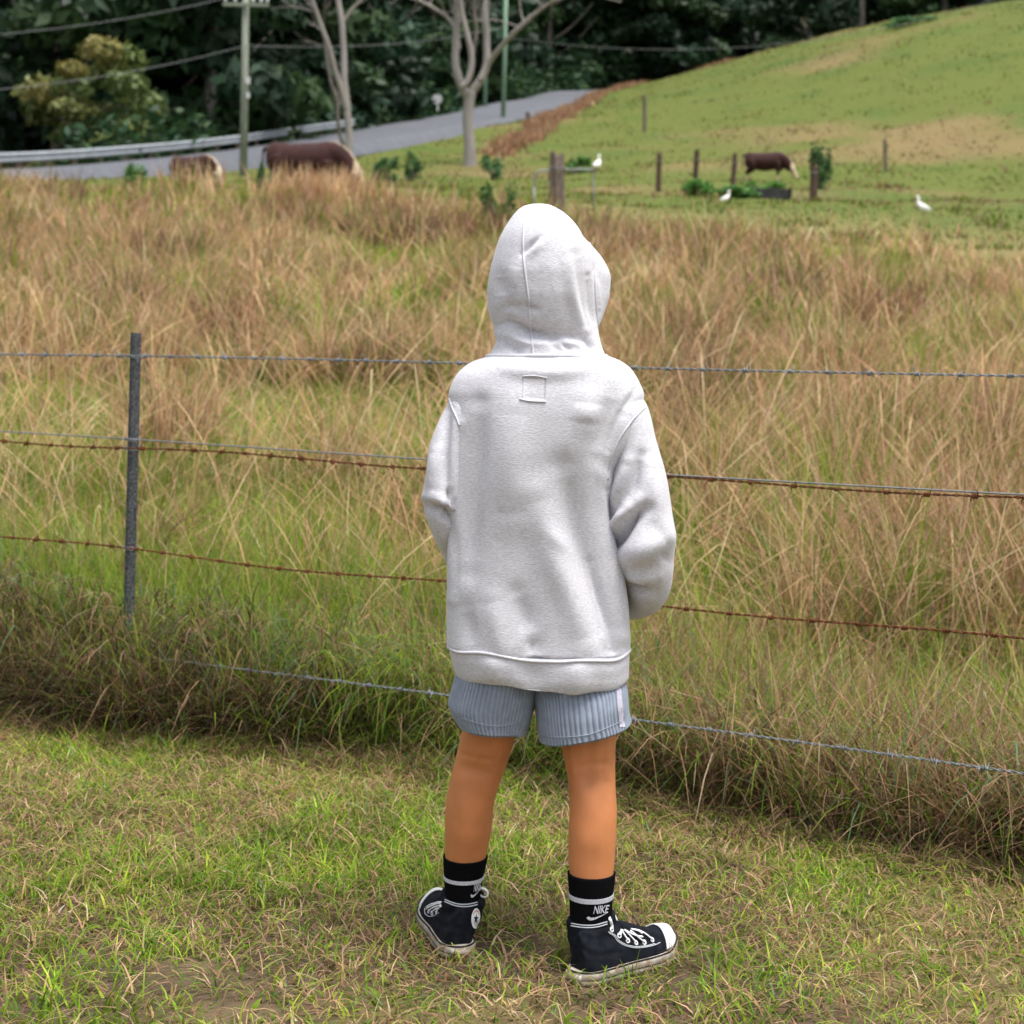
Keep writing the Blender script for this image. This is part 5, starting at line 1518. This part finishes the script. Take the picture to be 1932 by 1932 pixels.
# ---- tall dry grass of the paddock
sets = []
def field_pts(n, y0, y1, margin=1.1):
    y = np.sqrt(y0**2+(y1**2-y0**2)*rng.random(n)); x = (rng.random(n)*2-1)*(.335*y*margin+.35)
    return x, y
def tone(x, y):
    q = np.maximum(y, 4)
    dry = fbm(x*.55+3, y*.34+8, 5)           # broad dry and green drifts
    tus = fbm(x*.9+60, y*.45+20, 2)
    right = sstep(-.05, .22, x/q)
    return sstep(.46, .56, dry+.05*right), sstep(.58, .72, tus)
def fade_right(x, y):    # tall grass gives way to short pasture up the slope at right
    lim = crom([-.40, -.17, -.08, .0, .12, .3], [49, 48, 44, 38, 30, 25], x/np.maximum(y, 1))
    return 1-sstep(lim*.85, lim*1.05, y+4*(fbm(x*.3, y*.3, 2)-.5))
for (n, nt_, bpt, y0, y1, segs, wmin, wmax) in ((42000, 75, 330, 4.4, 8.5, 3, .0030, .0070), (36000, 130, 260, 7.5, 14, 3, .0050, .0120), (36000, 300, 150, 13, 26, 2, .010, .020), (30000, 780, 62, 24, 50, 2, .022, .046)):
    # low mixed sward
    x, y = field_pts(n, y0, y1)
    k = (fence_s(x, y) > .40+.35*rng.random(n)) & (rng.random(n) < fade_right(x, y)*.97+.03*(y < 30))
    x, y = x[k], y[k]; n = len(x)
    dry, tus = tone(x, y); f = fade_right(x, y)
    far = sstep(10, 30, y)
    bright = (1+.5*(fbm(x*1.3+80, y*.9+5, 3)-.5)*2)[:, None]
    col, kk = choose(n, [(.60*dry+.10, DRY*1.05), (1.05*(1-dry)+.28, GRN*1.15), (.06+.15*dry, BRN), (.05, BLU*1.2)]); col = np.clip(col*bright, .01, .8)
    hh = rng.uniform(.14, .40, n)*(.7+.5*dry)*(.45+.55*f)*(1+.5*far)*(.7+.3*sstep(.4, 1.5, fence_s(x, y)))
    sets.append(blades(np.c_[x, y, ground(x, y)-.02], hh, rng.uniform(wmin, wmax, n), rng.random(n)*6.283, rng.uniform(.1, .95, n), col, 3 if y0 < 5 else 2, rng.uniform(0, .4, n)))
    # tussocks: fountains of blades, each with a colour and lean of its own
    x, y = field_pts(nt_*3, y0, y1); dry, tus = tone(x, y)
    k = np.where((rng.random(nt_*3) < (.05+.95*dry)) & (fence_s(x, y) > .75) & (rng.random(nt_*3) < fade_right(x, y)))[0][:nt_]
    cx_, cy_, cd = x[k], y[k], dry[k]; m_ = len(k)
    Rt = rng.uniform(.16, .34, m_)*(1+.9*sstep(10, 30, cy_)); Ht = rng.uniform(.42, .95, m_)*(1+.38*sstep(18, 40, cy_))*(.62+.38*sstep(.7, 2.2, fence_s(cx_, cy_)))
    mood = rng.random(m_); wind = rng.random(m_)*6.283; wa = rng.uniform(0, 1.0, m_)
    i = np.repeat(np.arange(m_), bpt); nn = len(i)
    rr = np.sqrt(rng.random(nn)); aa = rng.random(nn)*6.283
    x = cx_[i]+Rt[i]*.55*rr*np.cos(aa); y = cy_[i]+Rt[i]*.55*rr*np.sin(aa)
    dx = np.cos(aa)*rr*.8+np.cos(wind[i])*wa[i]+rng.normal(0, .28, nn); dy = np.sin(aa)*rr*.8+np.sin(wind[i])*wa[i]+rng.normal(0, .28, nn)
    lean = np.clip(np.hypot(dx, dy), .03, 1.15); az = np.arctan2(dy, dx)
    tv = rng.uniform(.72, 1.22, m_)[i][:, None]
    mo = mood[i]; dr = (mo < .52)*1.0; br = ((mo >= .52) & (mo < .76))*1.0; gr = (mo >= .76)*1.0
    col, kk = choose(nn, [(.85*dr+.15*br+.15*gr, DRY), (.10+.10*dr+.85*gr, GRN), (.07+.65*br, BRN*1.15), (.02+.16*br+.05*dr, RED*1.1)]); col = np.clip(col*tv, .01, .8)
    hh = Ht[i]*rng.uniform(.45, 1.1, nn)*(.5+.5*fade_right(x, y))
    sets.append(blades(np.c_[x, y, ground(x, y)-.02], hh, rng.uniform(wmin, wmax, nn), az, lean, col, segs, rng.uniform(0, .30, nn)+.55*np.clip(lean-.35, 0, 1)))
for px_, yy_, rr_, hh_, pal_ in ((700, 27, .55, .95, BRN), (770, 25, .75, 1.05, BRN), (860, 26, .6, .95, BRN), (905, 25, .5, .95, RED), (1130, 25, .6, 1.0, BRN), (1180, 23, .5, .85, RED), (560, 29, .7, 1.05, RED), (600, 28, .5, .9, DRY), (430, 24, .6, .8, DRY), (330, 20, .5, .85, BRN), (250, 22, .6, .9, DRY), (1320, 24, .6, .8, BRN),
        (230, 15, .35, .75, BRN), (420, 13, .35, .8, RED), (690, 11, .3, .55, BRN), (1330, 10, .4, .7, BRN), (1560, 11, .5, .8, DRY), (1650, 14, .5, .9, RED), (1480, 17, .5, .85, BRN), (1700, 9, .4, .75, DRY), (320, 8.5, .3, .7, DRY)):
    n_ = 420; g_ = gpt(px_, yy_); ra = np.sqrt(rng.random(n_))*rr_; aa = rng.random(n_)*6.283; x = g_[0]+ra*np.cos(aa)*.8; y = yy_+ra*np.sin(aa)
    col, kk = choose(n_, [(.8, pal_), (.25, DRY*.8), (.12, GRN), (.15, DRK*1.5)])
    sets.append(blades(np.c_[x, y, ground(x, y)], rng.uniform(.55, 1.05, n_)*hh_, rng.uniform(.0006, .0011, n_)*yy_, aa+rng.normal(0, .8, n_), np.clip(rng.uniform(.1, .9, n_)*(ra/rr_+.2), .05, 1), col, 3, rng.uniform(.05, .4, n_)))
for px_, yy_, n_ in ((600, 38, 90), (625, 37, 110), (648, 38.5, 90), (560, 38.5, 60), (528, 37.5, 60), (340, 41, 40), (395, 41.5, 40), (665, 39, 80)):
    g_ = gpt(px_, yy_); x = g_[0]+rng.normal(0, .28, n_); y = yy_+rng.normal(0, .28, n_)
    sets.append(blades(np.c_[x, y, ground(x, y)], rng.uniform(.7, 1.35, n_), rng.uniform(.03, .055, n_), rng.random(n_)*6.283, rng.uniform(.05, .5, n_), pick(DRY*1.05, n_), 3, .08))
# single long stalks with seed heads, some bent over
for n, y0, y1, w_ in ((2600, 4.6, 8, .0042), (2800, 7, 15, .008), (2000, 14, 30, .016)):
    x, y = field_pts(n, y0, y1); k = (fence_s(x, y) > .4) & (rng.random(n) < fade_right(x, y)); x, y = x[k], y[k]; n = len(x)
    sets.append(blades(np.c_[x, y, ground(x, y)], rng.uniform(.5, 1.05, n), rng.uniform(.6, 1.2, n)*w_, rng.random(n)*6.283, rng.uniform(.2, 1.0, n), pick(DRY*1.1, n), 5, rng.uniform(.0, .45, n), plume=1.0))
grass_obj('tall_paddock_grass', sets, 'tall tangled dry and green grass filling the paddock')

# ---- hillside pasture tufts
sets = []
n = 95000; y = 28+(185-28)*rng.random(n)**1.25; x = (rng.random(n)*2-1)*(.345*y+1)
near_road = np.abs(x-np.interp(y, left[:, 1], left[:, 0])-3.0) < 3.5
k = (x > np.interp(y, left[:, 1], left[:, 0])+3) & ~near_road & (rng.random(n) > fade_right(x, y)*.8); x, y = x[k], y[k]; n = len(x)
p1 = fbm(x*.09+7, y*.14+3, 4)+dry_patch(x, y); p2 = fbm(x*.4+50, y*.5+11, 3)
dryp = sstep(.58, .78, p1); gr = sstep(.50, .66, p2)
col, kk = choose(n, [(.75+.3*gr, GRN*.72), (.20+.9*dryp, DRY*.50), (.07+.15*dryp, BRN*1.0), (.16+.35*gr*(1-dryp), GRN*.5)])
sets.append(blades(np.c_[x, y, ground(x, y)-.03], rng.uniform(.06, .20, n)*(.6+1.0*sstep(.45, .75, fbm(x*.8, y*.6, 3)))*(.8+.5*(kk == 1)), rng.uniform(.03, .09, n)*(y/80+.4), rng.random(n)*6.283, rng.uniform(.1, .8, n), col, 2, .1))
grass_obj('hillside_grass', sets, 'short patchy green and straw pasture on the hillside')
# dry reddish verge between road and hillside
n = 13000; tt = rng.random(n)
vp = np.array([(-1.0, 82), (1.2, 95), (3.6, 112), (5.6, 128), (8.6, 150), (12.0, 170), (16.0, 178), (19.5, 170), (22.2, 158)], float)
vs = spline(np.c_[vp, np.zeros(len(vp))], 200)[:, :2]; i = (tt*199).astype(int)
x = vs[i, 0]+rng.normal(0, .45, n); y = vs[i, 1]+rng.normal(0, .8, n)
col, kk = choose(n, [(.7, RED*1.25), (.5, DRY*.75), (.3, BRN*1.3)])
grass_obj('dry_verge_grass', [blades(np.c_[x, y, ground(x, y)-.05], rng.uniform(.3, .95, n)*(.5+.8*fbm(x*.5, y*.3, 2)), rng.uniform(.06, .14, n), rng.random(n)*6.283, rng.uniform(.1, .7, n), col, 2, .15)], 'strip of reddish dry grass along the road edge')

# ---- leafy plants
def leaf_cloud(n, centre, rad, size, pal, seed, flat=.55):
    r_ = np.random.default_rng(seed)
    d = r_.normal(0, 1, (n, 3)); d /= np.linalg.norm(d, axis=1, keepdims=True)
    P = np.asarray(centre)+d*np.asarray(rad)*(r_.random((n, 1))**.4)
    a = r_.normal(0, 1, (n, 3)); a[:, 2] *= flat; a /= np.linalg.norm(a, axis=1, keepdims=True)
    b = np.cross(a, r_.normal(0, 1, (n, 3))); b /= np.linalg.norm(b, axis=1, keepdims=True)+1e-9
    s = size*r_.uniform(.6, 1.35, (n, 1))
    V = np.stack([P-a*s, P+b*s*.45-a*s*.1, P+a*s, P-b*s*.45-a*s*.1], 1).reshape(-1, 3)
    F = np.arange(4*n).reshape(-1, 4)
    c = pal[r_.integers(0, len(pal), n)]*(1+r_.normal(0, .18, (n, 1)))
    return V, F, np.repeat(np.clip(c, .004, .6), 4, 0)
def shrub(px, Y, hpx, wpx, n, pal, lab, size=.07, seed=0, name='weed_bush', cat='shrub', ybase=None):
    b = gpt(px, Y); h = hpx*Y/FPX; w_ = wpx*Y/FPX/2
    if ybase is not None: h = W(px, ybase, Y)[2]-b[2]
    e = empty(name, b, lab, cat, 'leafy weeds and shrubs')
    r_ = np.random.default_rng(seed); sets_ = []
    stems = []
    for k in range(9):
        o = np.array([r_.uniform(-w_, w_), r_.uniform(-w_, w_), h*r_.uniform(.15, .85)])
        sets_.append(leaf_cloud(n//9, b+o, (w_*.5, w_*.5, h*.25), size, pal, seed*10+k))
        stems.append(tube(np.array([b-[0, 0, .1], b+o*[.4, .4, .5], b+o]), [.025, .02, .008], 6))
    off = 0; Vs, Fs, Cs = [], [], []
    for V, F, C in sets_: Vs.append(V); Fs.append(F+off); Cs.append(C); off += len(V)
    mobj('foliage', np.vstack(Vs), np.vstack(Fs), M['leaf'], e, smooth=False, cols=np.vstack(Cs))
    V, F = merge(stems); mobj('stem', V, F, M['bark_dark'], e)
PG = np.array([[.05, .13, .045], [.07, .17, .05], [.04, .10, .04]]); PB = np.array([[.10, .26, .05], [.14, .30, .05], [.08, .20, .05]])
shrub(498, 40, 60, 24, 700, PG*1.2, 'green leafy weed in front of the large cow', .06, 1, ybase=312)
shrub(258, 46, 40, 40, 700, PB*.8, 'bright green weed below the guard rail at far left', .07, 2, ybase=304)
shrub(1545, 58, 40, 34, 600, PG, 'dark green bush above the short dark post', .09, 3, ybase=266)
shrub(725, 62, 30, 40, 600, PG, 'low green bush right of the slender bare tree', .09, 4, ybase=298)
shrub(776, 64, 22, 30, 400, PG*.9, 'small green bush left of the thick bare tree', .09, 5, ybase=282)
shrub(930, 66, 22, 34, 400, PG*1.3, 'small green bush at the foot of the thick bare tree', .09, 6, ybase=292)
shrub(1330, 54, 22, 60, 900, PB, 'bright green weeds around the reddish post', .08, 7, ybase=338)
shrub(1400, 52, 22, 80, 1200, PB*.85, 'bright green weeds in front of the trough', .08, 8, ybase=352)
shrub(1445, 56, 22, 60, 700, PB, 'bright green weeds between trough and right-hand cow', .08, 9, ybase=342)
shrub(1075, 70, 22, 60, 700, PB*.7, 'patch of green weeds behind the egret on the pipe rail', .10, 10, ybase=296)
shrub(945, 30, 40, 60, 700, PB*.6, 'green weeds in dry grass just left of the hood', .05, 11, ybase=352)
shrub(1720, 118, 30, 70, 700, PG*1.6, 'pale green bush on the hill crest at right', .16, 12, ybase=38)

# ------------------------------------------------------------------ forest
def crown(seed, n, pal, H, Rr, lobes, size):
    r_ = np.random.default_rng(seed); sets_ = []
    for k in range(lobes):
        f = r_.random(); z = H*(.05+.92*f); rr = Rr*(1.0-.75*abs(f-.38)**1.3)*math.sqrt(r_.random())
        a = r_.random()*6.283
        c = np.array([rr*math.cos(a), rr*math.sin(a), z]); lr = Rr*r_.uniform(.22, .42)
        m_ = n//lobes
        d = r_.normal(0, 1, (m_, 3)); d /= np.linalg.norm(d, axis=1, keepdims=True); d[:, 2] = np.abs(d[:, 2])*r_.choice([1, 1, 1, -.4], m_)
        P = c+d*[lr, lr, lr*.75]*(.75+.35*r_.random((m_, 1)))
        nrm = d+r_.normal(0, .55, (m_, 3)); nrm /= np.linalg.norm(nrm, axis=1, keepdims=True)
        u_ = np.cross(nrm, r_.normal(0, 1, (m_, 3))); u_ /= np.linalg.norm(u_, axis=1, keepdims=True); v_ = np.cross(nrm, u_)
        s = size*r_.uniform(.5, 1.3, (m_, 1))
        V = np.stack([P-u_*s, P-v_*s*.5, P+u_*s, P+v_*s*.5], 1).reshape(-1, 3)
        cc = pal[r_.integers(len(pal))]*(1+r_.normal(0, .12))
        C = np.clip(cc*(1+r_.normal(0, .18, (m_, 1))), .003, .5)
        sets_.append((V, np.repeat(C, 4, 0)))
    V = np.vstack([a for a, _ in sets_]); C = np.vstack([b for _, b in sets_])
    me = make_mesh('crown', V, np.arange(len(V)).reshape(-1, 4), False, C); me.materials.append(M['leaf']); return me
def trunk_mesh(seed, H, r0):
    r_ = np.random.default_rng(seed)
    P = spline(np.array([[0, 0, -.8], [r_.normal(0, .2), r_.normal(0, .2), H*.35], [r_.normal(0, .4), r_.normal(0, .4), H*.7], [0, 0, H*.93]]), 14)
    parts = [tube(P, np.linspace(r0, r0*.2, 14), 8)]
    for k in range(7):
        i = r_.integers(3, 11); a = r_.random()*6.283; L = H*.2*r_.uniform(.6, 1.2)
        q = P[i]+np.array([[0, 0, 0], [math.cos(a)*L*.5, math.sin(a)*L*.5, L*.35], [math.cos(a)*L, math.sin(a)*L, L*.9]])
        parts.append(tube(spline(q, 6), np.linspace(r0*.4, r0*.08, 6), 6))
    V, F = merge(parts); me = make_mesh('trunk', V, F); me.materials.append(M['bark_dark']); return me
FP = np.array([[.020, .052, .018], [.030, .070, .022], [.016, .040, .018], [.042, .085, .026], [.024, .060, .030]])
protos = []
for k in range(5):
    H = 20+2*(k % 3); protos.append((crown(100+k, 7000, FP*(.8+.1*k), H, 4.6+.5*(k % 2), 46, .42), trunk_mesh(200+k, H, .32)))
def tree(proto, x, y, sc, rz, lab, name='forest_tree', group='dense forest behind the road'):
    b = np.array([x, y, float(ground(x, y))])
    e = empty(name, b, lab, 'tree', group)
    for nm, me, s_ in (('crown', proto[0], sc), ('trunk', proto[1], sc)):
        o = bpy.data.objects.new(nm, me); o.matrix_world = Matrix.Translation(b) @ Matrix.Rotation(rz, 4, 'Z') @ Matrix.Scale(s_, 4); link(o, e)
r_ = np.random.default_rng(77)
spots = []
for k in range(34):     # gully left of the road
    yy = 84+62*r_.random(); lx = np.interp(yy, left[:, 1], left[:, 0])
    xx = lx-5-r_.random()*(.36*yy+lx-2) if .36*yy+lx > 4 else lx-5-3*r_.random()
    spots.append((xx, yy, r_.uniform(1.0, 1.45)))
for k in range(26):     # beyond the bend
    yy = 150+70*r_.random(); lx = np.interp(yy, left[:, 1], left[:, 0]); spots.append((lx-5-r_.random()*40, yy, r_.uniform(1.3, 1.9)))
for k in range(34):     # behind the ridge
    yy = 200+60*r_.random(); spots.append((2+76*r_.random()*yy/230, yy, r_.uniform(1.2, 1.8)))
for k in range(14):
    yy = 165+30*r_.random(); spots.append((34+r_.random()*40, yy, r_.uniform(1.0, 1.4)))
spots.sort(key=lambda q: q[1])
kept = []
for s_ in spots:
    if all((s_[0]-q[0])**2+(s_[1]-q[1])**2 > (3.0+s_[1]*.008)**2 for q in kept): kept.append(s_)
for i, (xx, yy, sc) in enumerate(kept):
    lab = 'tall dark evergreen in the gully forest left of the road' if yy < 148 and xx < np.interp(yy, left[:, 1], left[:, 0]) else 'tall dark evergreen in the forest behind the hill'
    tree(protos[i % 5], xx, yy, sc, r_.random()*6.28, lab)
YP = np.array([[.13, .17, .045], [.16, .18, .05], [.10, .14, .04], [.20, .18, .05]])
yp = (crown(301, 6000, YP, 6.6, 2.6, 30, .20), trunk_mesh(302, 6.2, .16))
tree(yp, -21.4, 79, 1.2, 0, 'rounded yellow-green tree at the left edge behind the guard rail', 'yellow_green_tree', None)

# undergrowth closing the foot of the forest
r_ = np.random.default_rng(91); Vs, Fs, Cs, off = [], [], [], 0
ub = []
for k in range(150):
    yy = 74+150*r_.random(); lx = np.interp(yy, left[:, 1], left[:, 0]); ub.append((lx-2.5-10*r_.random()**1.5, yy))
for k in range(90):
    yy = 200+14*r_.random(); ub.append((6+75*r_.random(), yy))
for k in range(40):
    yy = 158+10*r_.random(); ub.append((33+40*r_.random(), yy))
for xx, yy in ub:
    rr = r_.uniform(1.2, 2.6)*(.7+yy/200); z0 = float(ground(xx, yy))
    V, F, C = leaf_cloud(260, (xx, yy, z0+rr*.5), (rr, rr, rr*1.0), .20+yy/600, FP*1.15, r_.integers(1e6))
    Vs.append(V); Fs.append(F+off); Cs.append(C); off += len(V)
o = mobj('forest_undergrowth', np.vstack(Vs), np.vstack(Fs), M['leaf'], smooth=False, cols=np.vstack(Cs))
tag(o, 'dark leafy undergrowth at the foot of the forest', 'undergrowth', kind='stuff')
